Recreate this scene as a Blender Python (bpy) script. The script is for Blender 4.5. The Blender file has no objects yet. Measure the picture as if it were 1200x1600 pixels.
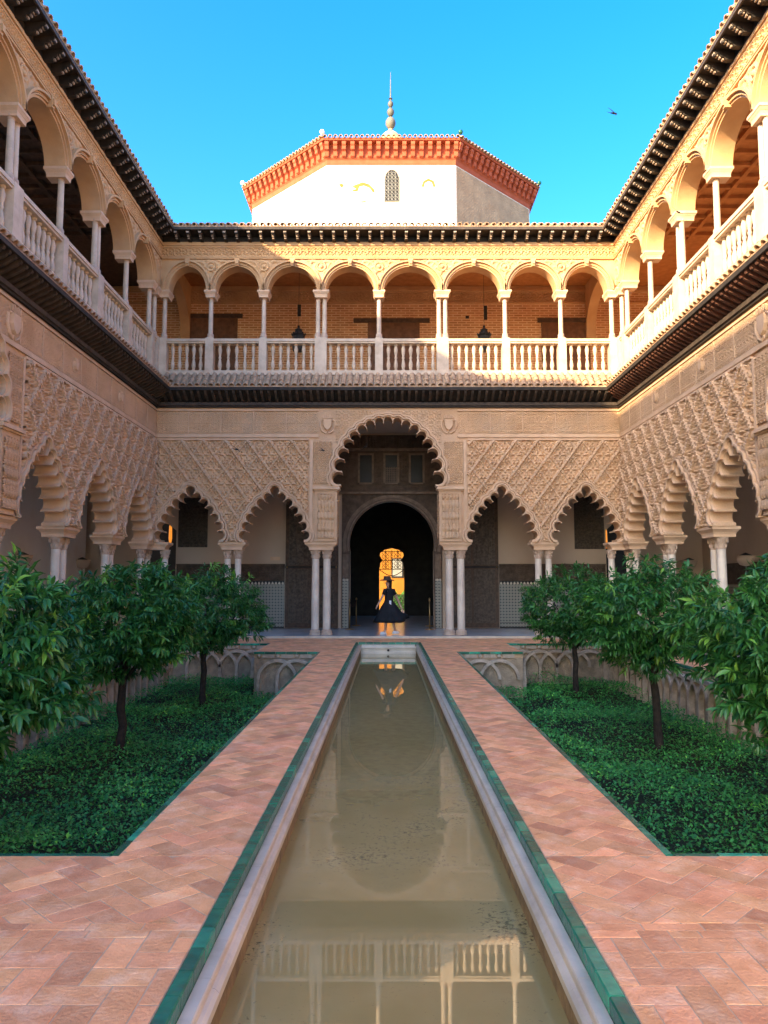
import bpy, math, random
import numpy as np
from mathutils import Matrix, Vector
from mathutils.geometry import tessellate_polygon
R = math.radians
random.seed(11); rng = np.random.default_rng(11)
sc = bpy.context.scene; COL = sc.collection

# ------------------------------------------------------------------ camera, sky, sun, exposure
cd = bpy.data.cameras.new('camera'); cam = bpy.data.objects.new('camera', cd); COL.objects.link(cam)
cam.location = (-0.028, 0, 1.5); cam.rotation_euler = (R(90) + math.atan(113/1200), 0, 0)
cd.sensor_fit = 'HORIZONTAL'; cd.sensor_width = 36; cd.lens = 36; cd.shift_x = -5/1200
cd.clip_start = 0.05; cd.clip_end = 800
sc.camera = cam
SUN = Vector((-1, -1.08, 0.616)).normalized()          # towards the sun: low, behind the camera on the left
w = bpy.data.worlds.new('World'); sc.world = w; w.use_nodes = True
nt = w.node_tree; bgn = nt.nodes['Background']
sky = nt.nodes.new('ShaderNodeTexSky'); sky.sky_type = 'NISHITA'; sky.sun_disc = False
sky.sun_elevation = math.asin(SUN.z); sky.sun_rotation = math.atan2(SUN.x, SUN.y) % (2*math.pi)
sky.air_density = 1.0; sky.dust_density = 2.3; sky.ozone_density = 3.0
hs = nt.nodes.new('ShaderNodeHueSaturation'); hs.inputs['Saturation'].default_value = 1.4; hs.inputs['Hue'].default_value = 0.505
nt.links.new(sky.outputs[0], hs.inputs['Color']); nt.links.new(hs.outputs[0], bgn.inputs[0]); bgn.inputs[1].default_value = 0.145
sl = bpy.data.lights.new('sun', 'SUN'); sl.energy = 3.0; sl.angle = R(0.5); sl.color = (1, 0.74, 0.45)
so = bpy.data.objects.new('sun', sl); COL.objects.link(so); so.rotation_euler = (-SUN).to_track_quat('-Z', 'Y').to_euler()
so.location = (-30, -32, 20)
vs = sc.view_settings; vs.view_transform = 'Standard'; vs.look = 'None'; vs.gamma = 1; vs.exposure = 2.32; vs.use_curve_mapping = False
sc.cycles.max_bounces = 8; sc.cycles.diffuse_bounces = 5; sc.cycles.transparent_max_bounces = 12

# ------------------------------------------------------------------ materials (all procedural)
MATS = {}
def base_mat(name):
    m = bpy.data.materials.new(name); m.use_nodes = True
    return m, m.node_tree, m.node_tree.nodes['Principled BSDF']
def N(nt, t, **kw):
    n = nt.nodes.new(t)
    for k, v in kw.items(): setattr(n, k, v)
    return n
def mat(name, c1, c2=None, rough=0.8, scale=3.0, detail=6, bump=0.0, bscale=30.0, spec=0.3, metal=0.0, stain=None, stain_amt=0.0, tint=0.0, coat=0.0, wear_scale=1.2):
    m, nt, p = base_mat(name); L = nt.links.new
    if c2 is None: c2 = tuple(x*0.72 for x in c1)
    geo = N(nt, 'ShaderNodeNewGeometry')
    no = N(nt, 'ShaderNodeTexNoise'); no.inputs['Scale'].default_value = scale; no.inputs['Detail'].default_value = detail
    L(geo.outputs['Position'], no.inputs['Vector'])
    rp = N(nt, 'ShaderNodeValToRGB'); e = rp.color_ramp.elements
    e[0].position = 0.33; e[1].position = 0.68; e[0].color = (*c2, 1); e[1].color = (*c1, 1)
    L(no.outputs[0], rp.inputs[0]); col = rp.outputs[0]
    if stain:
        n2 = N(nt, 'ShaderNodeTexNoise'); n2.inputs['Scale'].default_value = wear_scale; n2.inputs['Detail'].default_value = 8; n2.inputs['Roughness'].default_value = .7
        L(geo.outputs['Position'], n2.inputs['Vector'])
        r2 = N(nt, 'ShaderNodeValToRGB'); r2.color_ramp.elements[0].position = .5; r2.color_ramp.elements[1].position = .72
        r2.color_ramp.elements[1].color = (stain_amt,)*3 + (1,)
        L(n2.outputs[0], r2.inputs[0])
        mx = N(nt, 'ShaderNodeMixRGB'); L(r2.outputs[0], mx.inputs[0]); L(col, mx.inputs[1]); mx.inputs[2].default_value = (*stain, 1); col = mx.outputs[0]
    if tint:
        at = N(nt, 'ShaderNodeAttribute'); at.attribute_name = 'tint'
        mp = N(nt, 'ShaderNodeMapRange'); mp.inputs[3].default_value = 1-tint; mp.inputs[4].default_value = 1+tint
        L(at.outputs['Fac'], mp.inputs[0])
        hv = N(nt, 'ShaderNodeHueSaturation'); L(mp.outputs[0], hv.inputs['Value']); L(col, hv.inputs['Color'])
        ms = N(nt, 'ShaderNodeMapRange'); ms.inputs[1].default_value = .0; ms.inputs[2].default_value = .25; ms.inputs[3].default_value = 1.0; ms.inputs[4].default_value = 1.0; L(at.outputs['Fac'], ms.inputs[0]); L(ms.outputs[0], hv.inputs['Saturation']); col = hv.outputs[0]
        wn = N(nt, 'ShaderNodeMath', operation='MULTIPLY'); wn.inputs[1].default_value = 7.31; L(at.outputs['Fac'], wn.inputs[0]); wf_ = N(nt, 'ShaderNodeMath', operation='FRACT'); L(wn.outputs[0], wf_.inputs[0]); mh = N(nt, 'ShaderNodeMapRange'); mh.inputs[3].default_value = .491; mh.inputs[4].default_value = .504; L(wf_.outputs[0], mh.inputs[0]); L(mh.outputs[0], hv.inputs['Hue'])
    L(col, p.inputs['Base Color'])
    p.inputs['Roughness'].default_value = rough; p.inputs['Metallic'].default_value = metal; p.inputs['Specular IOR Level'].default_value = spec
    if coat: p.inputs['Coat Weight'].default_value = coat; p.inputs['Coat Roughness'].default_value = .12
    if bump:
        nb = N(nt, 'ShaderNodeTexNoise'); nb.inputs['Scale'].default_value = bscale; nb.inputs['Detail'].default_value = 5
        L(geo.outputs['Position'], nb.inputs['Vector'])
        bp = N(nt, 'ShaderNodeBump'); bp.inputs['Strength'].default_value = bump; bp.inputs['Distance'].default_value = .02
        L(nb.outputs[0], bp.inputs['Height']); L(bp.outputs[0], p.inputs['Normal'])
    MATS[name] = m
    return m
STUCCO = mat('carved_stucco', (.70,.465,.28), (.57,.365,.21), rough=.9, scale=1.6, bump=.5, bscale=28, stain=(.50,.37,.26), stain_amt=.75, spec=.2, wear_scale=.9)
STUCCO_L = mat('arch_stucco', (.73,.51,.33), (.61,.41,.25), rough=.9, scale=3, bump=.25, bscale=40, spec=.15)
STONE = mat('gallery_stone', (.64,.40,.20), (.54,.32,.15), rough=.85, scale=2.2, bump=.2, bscale=25, stain=(.5,.36,.24), stain_amt=.4, spec=.2)
BALUST = mat('baluster_stone', (.66,.53,.385), (.54,.42,.295), rough=.6, scale=4, bump=.1, stain=(.36,.28,.2), stain_amt=.6, spec=.3, wear_scale=3)
MARBLE = mat('column_marble', (.74,.65,.52), (.62,.53,.42), rough=.45, scale=4, bump=.05, stain=(.45,.36,.28), stain_amt=.5, spec=.4, wear_scale=2.5)
CAPITAL = mat('capital_stone', (.60,.46,.34), (.46,.33,.23), rough=.8, scale=9, bump=.5, bscale=60)
WOOD_D = mat('dark_eave_wood', (.045,.036,.028), (.02,.018,.016), rough=.7, scale=6, bump=.2, bscale=30)
WOOD_R = mat('rafter_wood', (.085,.065,.05), (.045,.036,.03), rough=.7, scale=7, bump=.2)
WOOD_C = mat('ceiling_wood', (.52,.24,.085), (.40,.165,.055), rough=.6, scale=5, bump=.1)
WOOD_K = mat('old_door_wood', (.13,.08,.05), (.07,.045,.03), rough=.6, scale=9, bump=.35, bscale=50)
WOOD_M = mat('door_wood', (.23,.11,.055), (.14,.07,.035), rough=.55, scale=7, bump=.1)
ROOF = mat('roof_clay', (.56,.37,.22), (.36,.23,.135), rough=.9, scale=7, bump=.4, bscale=40, stain=(.18,.15,.11), stain_amt=.7, wear_scale=6)
PLASTER = mat('plaster', (.60,.46,.335), (.54,.405,.29), rough=.9, scale=1.2, bump=.1, bscale=18)
PLASTER_W = mat('limewash', (.86,.82,.75), (.80,.75,.67), rough=.9, scale=1.5, bump=.1, stain=(.72,.55,.33), stain_amt=.35, wear_scale=.9)
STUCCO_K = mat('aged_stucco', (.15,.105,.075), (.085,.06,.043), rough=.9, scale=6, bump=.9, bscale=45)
RED = mat('red_cornice', (.42,.10,.045), (.33,.075,.03), rough=.8, scale=4, bump=.1)
MARBLE_F = mat('floor_marble', (.58,.60,.60), (.48,.5,.5), rough=.18, scale=2, spec=.5)
GROUT = mat('mortar', (.66,.47,.30), (.50,.34,.21), rough=.95, scale=14, bump=.3)
CLAY = mat('paving_clay', (.88,.455,.215), (.69,.325,.14), rough=.6, scale=7, detail=9, bump=.5, bscale=55, tint=.3, stain=(.90,.61,.38), stain_amt=.8, spec=.35, wear_scale=5)
GREEN = mat('green_glaze', (.03,.30,.175), (.014,.17,.105), rough=.26, scale=9, bump=.25, bscale=20, tint=.55, spec=.45, stain=(.16,.16,.10), stain_amt=.5, wear_scale=7)
CURB = mat('curb_marble', (.70,.61,.46), (.50,.44,.34), rough=.35, scale=3, stain=(.36,.30,.22), stain_amt=.6, spec=.5, wear_scale=4)
POOLW = mat('pool_wall', (.30,.20,.085), (.15,.10,.045), rough=.7, scale=8, bump=.4)
POOLF = mat('pool_floor', (.74,.62,.36), (.48,.39,.20), rough=.8, scale=9, detail=12, bump=.5, bscale=30, stain=(.13,.11,.055), stain_amt=.8, wear_scale=11)
BRICKW = mat('retaining_brick', (.50,.38,.25), (.33,.25,.165), rough=.95, scale=5, bump=.8, bscale=35, stain=(.12,.105,.08), stain_amt=.75, wear_scale=2.6)
RIB = mat('retaining_rib', (.62,.50,.37), (.45,.355,.26), rough=.95, scale=7, bump=.6, bscale=40, stain=(.16,.14,.11), stain_amt=.7, wear_scale=3)
SOIL = mat('soil', (.035,.045,.025), (.018,.03,.014), rough=1, scale=4, bump=.5)
BARK = mat('bark', (.045,.036,.028), (.022,.02,.017), rough=.95, scale=14, bump=.8, bscale=40)
BLACK = mat('black_cloth', (.012,.016,.02), (.006,.008,.01), rough=.8, scale=5)
SKIN = mat('skin', (.55,.33,.23), (.5,.29,.2), rough=.55, scale=8)
WHITE = mat('white_leather', (.8,.8,.78), (.7,.7,.68), rough=.6)
HAT = mat('brown_felt', (.09,.055,.035), (.06,.04,.025), rough=.9)
BRASS = mat('brass', (.55,.36,.16), (.4,.25,.1), rough=.3, metal=1)
IRON = mat('iron', (.03,.03,.03), (.015,.015,.015), rough=.5)
ROPE = mat('rope', (.10,.03,.03), rough=.9)
YELLOW = mat('ochre_wall', (.30,.125,.012), (.25,.10,.009), rough=.85, scale=2)
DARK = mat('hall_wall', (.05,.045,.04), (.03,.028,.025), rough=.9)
PIC = mat('dark_panel', (.15,.115,.085), (.07,.055,.042), rough=.8, scale=14, bump=1.0, bscale=30)
PALE = mat('pale_pane', (.26,.26,.23), rough=.5)
LEAD = mat('finial_metal', (.17,.16,.125), (.10,.105,.085), rough=.6, metal=0)
TUFT = mat('yard_ground', (.45,.36,.25), rough=.9)
def leafmat(name, c, c2, rough):
    m, nt, p = base_mat(name); L = nt.links.new
    at = N(nt, 'ShaderNodeAttribute'); at.attribute_name = 'tint'
    rp = N(nt, 'ShaderNodeValToRGB'); e = rp.color_ramp.elements
    e[0].position = .0; e[0].color = (*c2, 1); e[1].position = .82; e[1].color = (*c, 1)
    el = e.new(1.0); el.color = (c[0]*2.6+.02, c[1]*1.7, c[2]*1.1, 1)
    L(at.outputs['Fac'], rp.inputs[0]); L(rp.outputs[0], p.inputs['Base Color'])
    p.inputs['Roughness'].default_value = rough; p.inputs['Specular IOR Level'].default_value = .45
    tr = N(nt, 'ShaderNodeBsdfTranslucent'); L(rp.outputs[0], tr.inputs[0])
    mx = N(nt, 'ShaderNodeMixShader'); mx.inputs[0].default_value = .22
    L(p.outputs[0], mx.inputs[1]); L(tr.outputs[0], mx.inputs[2]); L(mx.outputs[0], nt.nodes['Material Output'].inputs[0])
    return m
LEAF = leafmat('orange_leaf', (.07,.25,.045), (.014,.095,.028), .33)
COVER = leafmat('cover_leaf', (.10,.46,.085), (.022,.19,.042), .5)
def emis(name, c, s):
    m, nt, p = base_mat(name); p.inputs['Base Color'].default_value = (*c, 1)
    p.inputs['Emission Color'].default_value = (*c, 1); p.inputs['Emission Strength'].default_value = s
    return m
GLOW = emis('lamp_glow', (1, .34, .04), .17)
# brick wall of the upper gallery: courses too thin to pick apart
def brickmat():
    m, nt, p = base_mat('gallery_brick'); L = nt.links.new
    geo = N(nt, 'ShaderNodeNewGeometry'); sp = N(nt, 'ShaderNodeSeparateXYZ'); L(geo.outputs['Position'], sp.inputs[0])
    ad = N(nt, 'ShaderNodeMath', operation='ADD'); L(sp.outputs[0], ad.inputs[0]); L(sp.outputs[1], ad.inputs[1])
    cb = N(nt, 'ShaderNodeCombineXYZ'); L(ad.outputs[0], cb.inputs[0]); L(sp.outputs[2], cb.inputs[1])
    b = N(nt, 'ShaderNodeTexBrick'); b.inputs['Scale'].default_value = 1; b.inputs['Brick Width'].default_value = .30; b.inputs['Row Height'].default_value = .085
    b.inputs['Mortar Size'].default_value = .017; b.inputs['Color1'].default_value = (.68,.36,.16,1); b.inputs['Color2'].default_value = (.50,.235,.09,1); b.inputs['Mortar'].default_value = (.80,.56,.34,1)
    L(cb.outputs[0], b.inputs[0])
    no = N(nt, 'ShaderNodeTexNoise'); no.inputs['Scale'].default_value = 2.5; L(geo.outputs['Position'], no.inputs[0])
    mx = N(nt, 'ShaderNodeMixRGB', blend_type='OVERLAY'); mx.inputs[0].default_value = .35; L(b.outputs[0], mx.inputs[1]); L(no.outputs[0], mx.inputs[2])
    L(mx.outputs[0], p.inputs['Base Color']); p.inputs['Roughness'].default_value = .9; p.inputs['Specular IOR Level'].default_value = .15
    bp = N(nt, 'ShaderNodeBump'); bp.inputs['Strength'].default_value = .5; bp.inputs['Distance'].default_value = .01; bp.invert = True
    L(b.outputs['Fac'], bp.inputs['Height']); L(bp.outputs[0], p.inputs['Normal'])
    return m
BRICK = brickmat()
# glazed mosaic dado: star tiles a centimetre or two across
def dadomat():
    m, nt, p = base_mat('mosaic_dado'); L = nt.links.new
    geo = N(nt, 'ShaderNodeNewGeometry'); sp = N(nt, 'ShaderNodeSeparateXYZ'); L(geo.outputs['Position'], sp.inputs[0])
    ad = N(nt, 'ShaderNodeMath', operation='ADD'); L(sp.outputs[0], ad.inputs[0]); L(sp.outputs[1], ad.inputs[1])
    cb = N(nt, 'ShaderNodeCombineXYZ'); L(ad.outputs[0], cb.inputs[0]); L(sp.outputs[2], cb.inputs[1])
    def vor(sc_, lo, hi, feat='F1'):
        v = N(nt, 'ShaderNodeTexVoronoi', feature=feat); v.inputs['Scale'].default_value = sc_; v.inputs['Randomness'].default_value = 0.0
        L(cb.outputs[0], v.inputs['Vector']); r = N(nt, 'ShaderNodeMapRange'); r.inputs[1].default_value = lo; r.inputs[2].default_value = hi
        L(v.outputs['Distance'], r.inputs[0]); return r.outputs[0]
    a = vor(10, .22, .27); b = vor(20, .2, .3)
    m1 = N(nt, 'ShaderNodeMixRGB'); m1.inputs[1].default_value = (.10,.12,.11,1); m1.inputs[2].default_value = (.29,.275,.225,1); L(b, m1.inputs[0])
    m2 = N(nt, 'ShaderNodeMixRGB'); m2.inputs[1].default_value = (.035,.05,.05,1); L(m1.outputs[0], m2.inputs[2]); L(a, m2.inputs[0])
    L(m2.outputs[0], p.inputs['Base Color']); p.inputs['Roughness'].default_value = .35
    return m
DADO = dadomat()
def watermat():
    m, nt, p = base_mat('pool_water'); L = nt.links.new
    nt.nodes.remove(p)
    geo = N(nt, 'ShaderNodeNewGeometry')
    fr = N(nt, 'ShaderNodeFresnel'); fr.inputs['IOR'].default_value = 1.6
    tr = N(nt, 'ShaderNodeBsdfTransparent'); tr.inputs[0].default_value = (.86,.82,.66,1)
    df = N(nt, 'ShaderNodeBsdfDiffuse')
    n1 = N(nt, 'ShaderNodeTexNoise'); n1.inputs['Scale'].default_value = 1.3; n1.inputs['Detail'].default_value = 4; L(geo.outputs['Position'], n1.inputs[0])
    n2 = N(nt, 'ShaderNodeTexNoise'); n2.inputs['Scale'].default_value = 48; n2.inputs['Detail'].default_value = 8; n2.inputs['Roughness'].default_value = .75
    mpg = N(nt, 'ShaderNodeMapping'); mpg.inputs['Scale'].default_value = (.8, 1, 1); L(geo.outputs['Position'], mpg.inputs[0]); L(mpg.outputs[0], n2.inputs[0])
    r1 = N(nt, 'ShaderNodeValToRGB'); r1.color_ramp.elements[0].position = .35; r1.color_ramp.elements[1].position = .65
    r1.color_ramp.elements[0].color = (.52,.40,.15,1); r1.color_ramp.elements[1].color = (.66,.52,.22,1); L(n1.outputs[0], r1.inputs[0])
    # specks of drifting debris, thickest in a few patches
    ad = N(nt, 'ShaderNodeMath', operation='MULTIPLY_ADD'); ad.inputs[1].default_value = .55; L(n1.outputs[0], ad.inputs[0]); L(n2.outputs[0], ad.inputs[2])
    r2 = N(nt, 'ShaderNodeValToRGB'); r2.color_ramp.elements[0].position = .87; r2.color_ramp.elements[1].position = .97; r2.color_ramp.elements[1].color = (.8,.8,.8,1); L(ad.outputs[0], r2.inputs[0])
    mc = N(nt, 'ShaderNodeMixRGB'); L(r2.outputs[0], mc.inputs[0]); L(r1.outputs[0], mc.inputs[1]); mc.inputs[2].default_value = (.10,.085,.04,1); L(mc.outputs[0], df.inputs[0])
    body = N(nt, 'ShaderNodeMixShader'); body.inputs[0].default_value = .58; L(tr.outputs[0], body.inputs[1]); L(df.outputs[0], body.inputs[2])
    gl = N(nt, 'ShaderNodeBsdfGlossy'); gl.inputs['Roughness'].default_value = .0; gl.inputs['Color'].default_value = (1,1,1,1)
    no = N(nt, 'ShaderNodeTexNoise'); no.inputs['Scale'].default_value = 5; L(geo.outputs['Position'], no.inputs[0])
    bp = N(nt, 'ShaderNodeBump'); bp.inputs['Strength'].default_value = .012; bp.inputs['Distance'].default_value = .003; L(no.outputs[0], bp.inputs['Height'])
    L(bp.outputs[0], gl.inputs['Normal'])
    mx = N(nt, 'ShaderNodeMixShader'); L(fr.outputs[0], mx.inputs[0]); L(body.outputs[0], mx.inputs[1]); L(gl.outputs[0], mx.inputs[2])
    L(mx.outputs[0], nt.nodes['Material Output'].inputs[0])
    return m
WATER = watermat()

# ------------------------------------------------------------------ object helpers
def tag(o, label=None, cat=None, group=None, kind=None):
    for k, v in (('label', label), ('category', cat), ('group', group), ('kind', kind)):
        if v: o[k] = v
    return o
def empty(name, loc=(0,0,0), rz=0):
    o = bpy.data.objects.new(name, None); COL.objects.link(o); o.location = loc; o.rotation_euler = (0, 0, rz); o.empty_display_size = .2
    return o
def link(name, me, parent=None, loc=(0,0,0), rot=(0,0,0), scale=(1,1,1)):
    o = bpy.data.objects.new(name, me); COL.objects.link(o); o.parent = parent
    o.location = loc; o.rotation_euler = rot; o.scale = scale
    return o
def mk(name, V, F, m, smooth=False):
    me = bpy.data.meshes.new(name); me.from_pydata([tuple(v) for v in V], [], F); me.materials.append(m)
    if smooth: me.polygons.foreach_set('use_smooth', [True]*len(me.polygons))
    me.update(); return me
class MB:
    def __init__(s): s.V = []; s.F = []
    def add(s, V, F):
        n = len(s.V); s.V += [tuple(v) for v in V]; s.F += [tuple(n+i for i in f) for f in F]; return s
    def box(s, x0, x1, y0, y1, z0, z1):
        return s.add([(x0,y0,z0),(x1,y0,z0),(x1,y1,z0),(x0,y1,z0),(x0,y0,z1),(x1,y0,z1),(x1,y1,z1),(x0,y1,z1)],
                     [(0,3,2,1),(4,5,6,7),(0,1,5,4),(1,2,6,5),(2,3,7,6),(3,0,4,7)])
    def frus(s, cx, cy, a0, b0, z0, a1, b1, z1):
        return s.add([(cx-a0,cy-b0,z0),(cx+a0,cy-b0,z0),(cx+a0,cy+b0,z0),(cx-a0,cy+b0,z0),(cx-a1,cy-b1,z1),(cx+a1,cy-b1,z1),(cx+a1,cy+b1,z1),(cx-a1,cy+b1,z1)],
                     [(0,3,2,1),(4,5,6,7),(0,1,5,4),(1,2,6,5),(2,3,7,6),(3,0,4,7)])
    def lathe(s, prof, seg=14, cx=0, cy=0, ex=1, ey=1):
        V = []; F = []; n = len(prof)
        for r, z in prof:
            for k in range(seg):
                a = 2*math.pi*k/seg; V.append((cx+r*ex*math.cos(a), cy+r*ey*math.sin(a), z))
        for i in range(n-1):
            for k in range(seg):
                k2 = (k+1) % seg; F.append((i*seg+k, i*seg+k2, (i+1)*seg+k2, (i+1)*seg+k))
        F.append(tuple(range(seg-1, -1, -1))); F.append(tuple((n-1)*seg+k for k in range(seg)))
        return s.add(V, F)
    def prism(s, poly, y0, y1):          # convex or simple polygon in (x, z), extruded along y
        n = len(poly)
        V = [(x, y0, z) for x, z in poly] + [(x, y1, z) for x, z in poly]
        F = [tuple(range(n)), tuple(range(2*n-1, n-1, -1))]
        for i in range(n):
            j = (i+1) % n; F.append((i, i+n, j+n, j))
        return s.add(V, F)
    def prismx(s, poly, x0, x1):         # polygon in (y, z), extruded along x
        n = len(poly)
        V = [(x0, y, z) for y, z in poly] + [(x1, y, z) for y, z in poly]
        F = [tuple(range(n-1, -1, -1)), tuple(range(n, 2*n))]
        for i in range(n):
            j = (i+1) % n; F.append((i, j, j+n, i+n))
        return s.add(V, F)
    def tube(s, path, rad, seg=8):
        V = []; F = []; pts = [Vector(p) for p in path]; n = len(pts)
        for i, p in enumerate(pts):
            d = (pts[min(i+1, n-1)] - pts[max(i-1, 0)]).normalized()
            u = d.cross(Vector((.31,.2,.93) if abs(d.z) < .9 else (1,0,0))).normalized(); v = d.cross(u)
            r = rad[i] if hasattr(rad, '__len__') else rad
            for k in range(seg):
                a = 2*math.pi*k/seg; V.append(p + u*r*math.cos(a) + v*r*math.sin(a))
        for i in range(n-1):
            for k in range(seg):
                k2 = (k+1) % seg; F.append((i*seg+k, i*seg+k2, (i+1)*seg+k2, (i+1)*seg+k))
        F.append(tuple(range(seg-1, -1, -1))); F.append(tuple((n-1)*seg+k for k in range(seg)))
        return s.add(V, F)
    def mesh(s, name, m, smooth=False): return mk(name, s.V, s.F, m, smooth)
    def obj(s, name, m, parent=None, smooth=False, loc=(0,0,0), rot=(0,0,0)):
        return link(name, s.mesh(name, m, smooth), parent, loc, rot)
def autosmooth(me, ang=40):
    me.polygons.foreach_set('use_smooth', [True]*len(me.polygons))
    try: me.set_sharp_from_angle(angle=R(ang))
    except Exception: pass
    return me
def slab_mesh(name, polys, y0, y1, m):
    """closed polygons in (x, z) (inner ones become holes), filled and extruded from y0 to y1"""
    V2 = []; loops = []
    for P in polys:
        Q = [p for i, p in enumerate(P) if math.dist(p, P[i-1]) > 1e-5]
        loops.append([(x, z) for x, z in Q]); V2 += Q
    n = len(V2); tri = tessellate_polygon([[Vector((x, z, 0)) for x, z in L_] for L_ in loops])
    V = [(x, y0, z) for x, z in V2] + [(x, y1, z) for x, z in V2]; F = []
    for a, b, c in tri:
        ar = (V2[b][0]-V2[a][0])*(V2[c][1]-V2[a][1])-(V2[c][0]-V2[a][0])*(V2[b][1]-V2[a][1])
        if ar < 0: b, c = c, b
        F += [(a, b, c), (a+n, c+n, b+n)]
    k0 = 0
    for li, L_ in enumerate(loops):
        m2 = len(L_); sa = sum(L_[i][0]*L_[(i+1) % m2][1]-L_[(i+1) % m2][0]*L_[i][1] for i in range(m2))
        flip = (sa > 0) == (li == 0)
        for i in range(m2):
            p, q = k0+i, k0+(i+1) % m2
            F.append((p, p+n, q+n, q) if flip else (q, q+n, p+n, p))
        k0 += m2
    me = mk(name, V, F, m)
    return autosmooth(me, 35)
def inpoly(px, pz, P):
    P = np.asarray(P); res = np.zeros(px.shape, bool); n = len(P)
    for i in range(n):
        x1, z1 = P[i]; x2, z2 = P[(i+1) % n]
        if z1 == z2: continue
        c = ((z1 > pz) != (z2 > pz)) & (px < (x2-x1)*(pz-z1)/(z2-z1)+x1); res ^= c
    return res
def ss(a, b, x):
    t = np.clip((x-a)/(b-a), 0, 1); return t*t*(3-2*t)
# ---- relief height functions (px, pz in -1..1)
def h_lozenge(px, pz):
    x = np.abs(px); h = np.zeros_like(px)
    def ell(cx, cz, a, b, ang, top=1.0, ring=False):
        nonlocal h
        c, s_ = math.cos(ang), math.sin(ang); dx, dz = x-cx, pz-cz
        q = np.sqrt(((dx*c+dz*s_)/a)**2 + ((-dx*s_+dz*c)/b)**2)
        v = top*(1-ss(.72, 1.0, q))
        if ring: v = v*ss(.35, .55, q)
        h = np.maximum(h, v)
    ell(0, 0, .17, .15, 0, 1.0, True); ell(0, 0, .06, .055, 0, 1.0)
    ell(.26, .13, .17, .075, .7); ell(.26, -.16, .17, .075, -.7); ell(.46, .0, .15, .10, 0, .9, True); ell(.66, 0, .10, .06, 0)
    ell(0, .34, .08, .15, 0); ell(0, -.36, .08, .15, 0); ell(.16, .46, .11, .07, -.8); ell(.16, -.48, .11, .07, .8)
    ell(0, .66, .09, .09, 0, .9, True); ell(0, -.66, .09, .09, 0, .9, True); ell(.36, .36, .10, .06, -.6); ell(.36, -.36, .10, .06, .6)
    ell(.13, .2, .09, .05, 1.2); ell(.13, -.2, .09, .05, -1.2); ell(0, .84, .06, .07, 0); ell(0, -.84, .06, .07, 0); ell(.82, 0, .07, .05, 0)
    ell(.2, .63, .07, .05, -.7); ell(.2, -.63, .07, .05, .7); ell(.55, .2, .09, .05, -.5); ell(.55, -.2, .09, .05, .5)
    edge = 1-np.abs(px)-np.abs(pz)
    return h*ss(.0, .08, edge)*.085
def h_strap(px, pz, k=1.0):
    # rows of ringed rosettes tied by strapwork, small leaves in the gaps
    q = 2.5; fx = px*q - np.floor(px*q) - .5; fz = pz*q - np.floor(pz*q) - .5
    rr = np.sqrt(fx*fx+fz*fz); th = np.arctan2(fz, fx)
    ring = 1-ss(.04, .075, np.abs(rr-.36)); eye = 1-ss(.05, .10, rr)
    pet = (1-ss(.055, .10, np.abs(rr-.20)))*ss(-.2, .25, np.cos(th*6))
    dg = 1-ss(.03, .065, np.minimum(np.abs(fx-fz), np.abs(fx+fz))); strap = dg*(rr > .40)
    gx = np.abs(fx)-.5; gz = np.abs(fz)-.5; rc = np.sqrt(gx*gx+gz*gz); corner = (1-ss(.03, .07, np.abs(rc-.13)))
    cross = (1-ss(.02, .05, np.minimum(np.abs(gx), np.abs(gz))))*(rc > .18)*.8
    return np.maximum.reduce([ring, eye, pet*.9, strap, corner, cross])*.036
def h_rinceau(px, pz):
    u = px*6.0; r = np.sin(u); sgn = np.sign(np.cos(u/1.0)+1e-6)
    cx = (np.floor(px*2)+.5)/2; dx = (px-cx)*2.0*1.1; dz = pz*.95
    rr = np.sqrt(dx*dx+dz*dz); th = np.arctan2(dz, dx)
    sp = np.abs(np.sin(rr*5.2 - th*1.0)); leaf = np.abs(np.cos(th*4+rr*6))
    v = (1-ss(.25, .6, sp))*.9 + (1-ss(.2, .6, leaf))*.6*(rr > .45)
    return np.clip(v, 0, 1)*.04
def hf_mesh(name, u0, u1, z0, z1, nx, nz, fn, m, excl=(), depth=1.0, rad=None, y=0.0, skirt=True):
    xs = np.linspace(u0, u1, nx+1); zs = np.linspace(z0, z1, nz+1)
    X, Z = np.meshgrid(xs, zs, indexing='ij')
    ax = max((u1-u0)/(z1-z0), .01)
    H = fn((X-u0)/(u1-u0)*2-1, (Z-z0)/(z1-z0)*2-1)*depth if rad is None else fn(X, Z)*depth
    Yy = y - H
    keep = np.ones((nx, nz), bool)
    cxm = (X[:-1,:-1]+X[1:,1:])/2; czm = (Z[:-1,:-1]+Z[1:,1:])/2
    for P in excl: keep &= ~inpoly(cxm, czm, P)
    V = np.stack([X, Yy, Z], -1).reshape(-1, 3); idx = np.arange((nx+1)*(nz+1)).reshape(nx+1, nz+1)
    Q = np.stack([idx[:-1,:-1], idx[1:,:-1], idx[1:,1:], idx[:-1,1:]], -1)[keep]
    return npmesh(name, V, Q, m, True)
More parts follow.
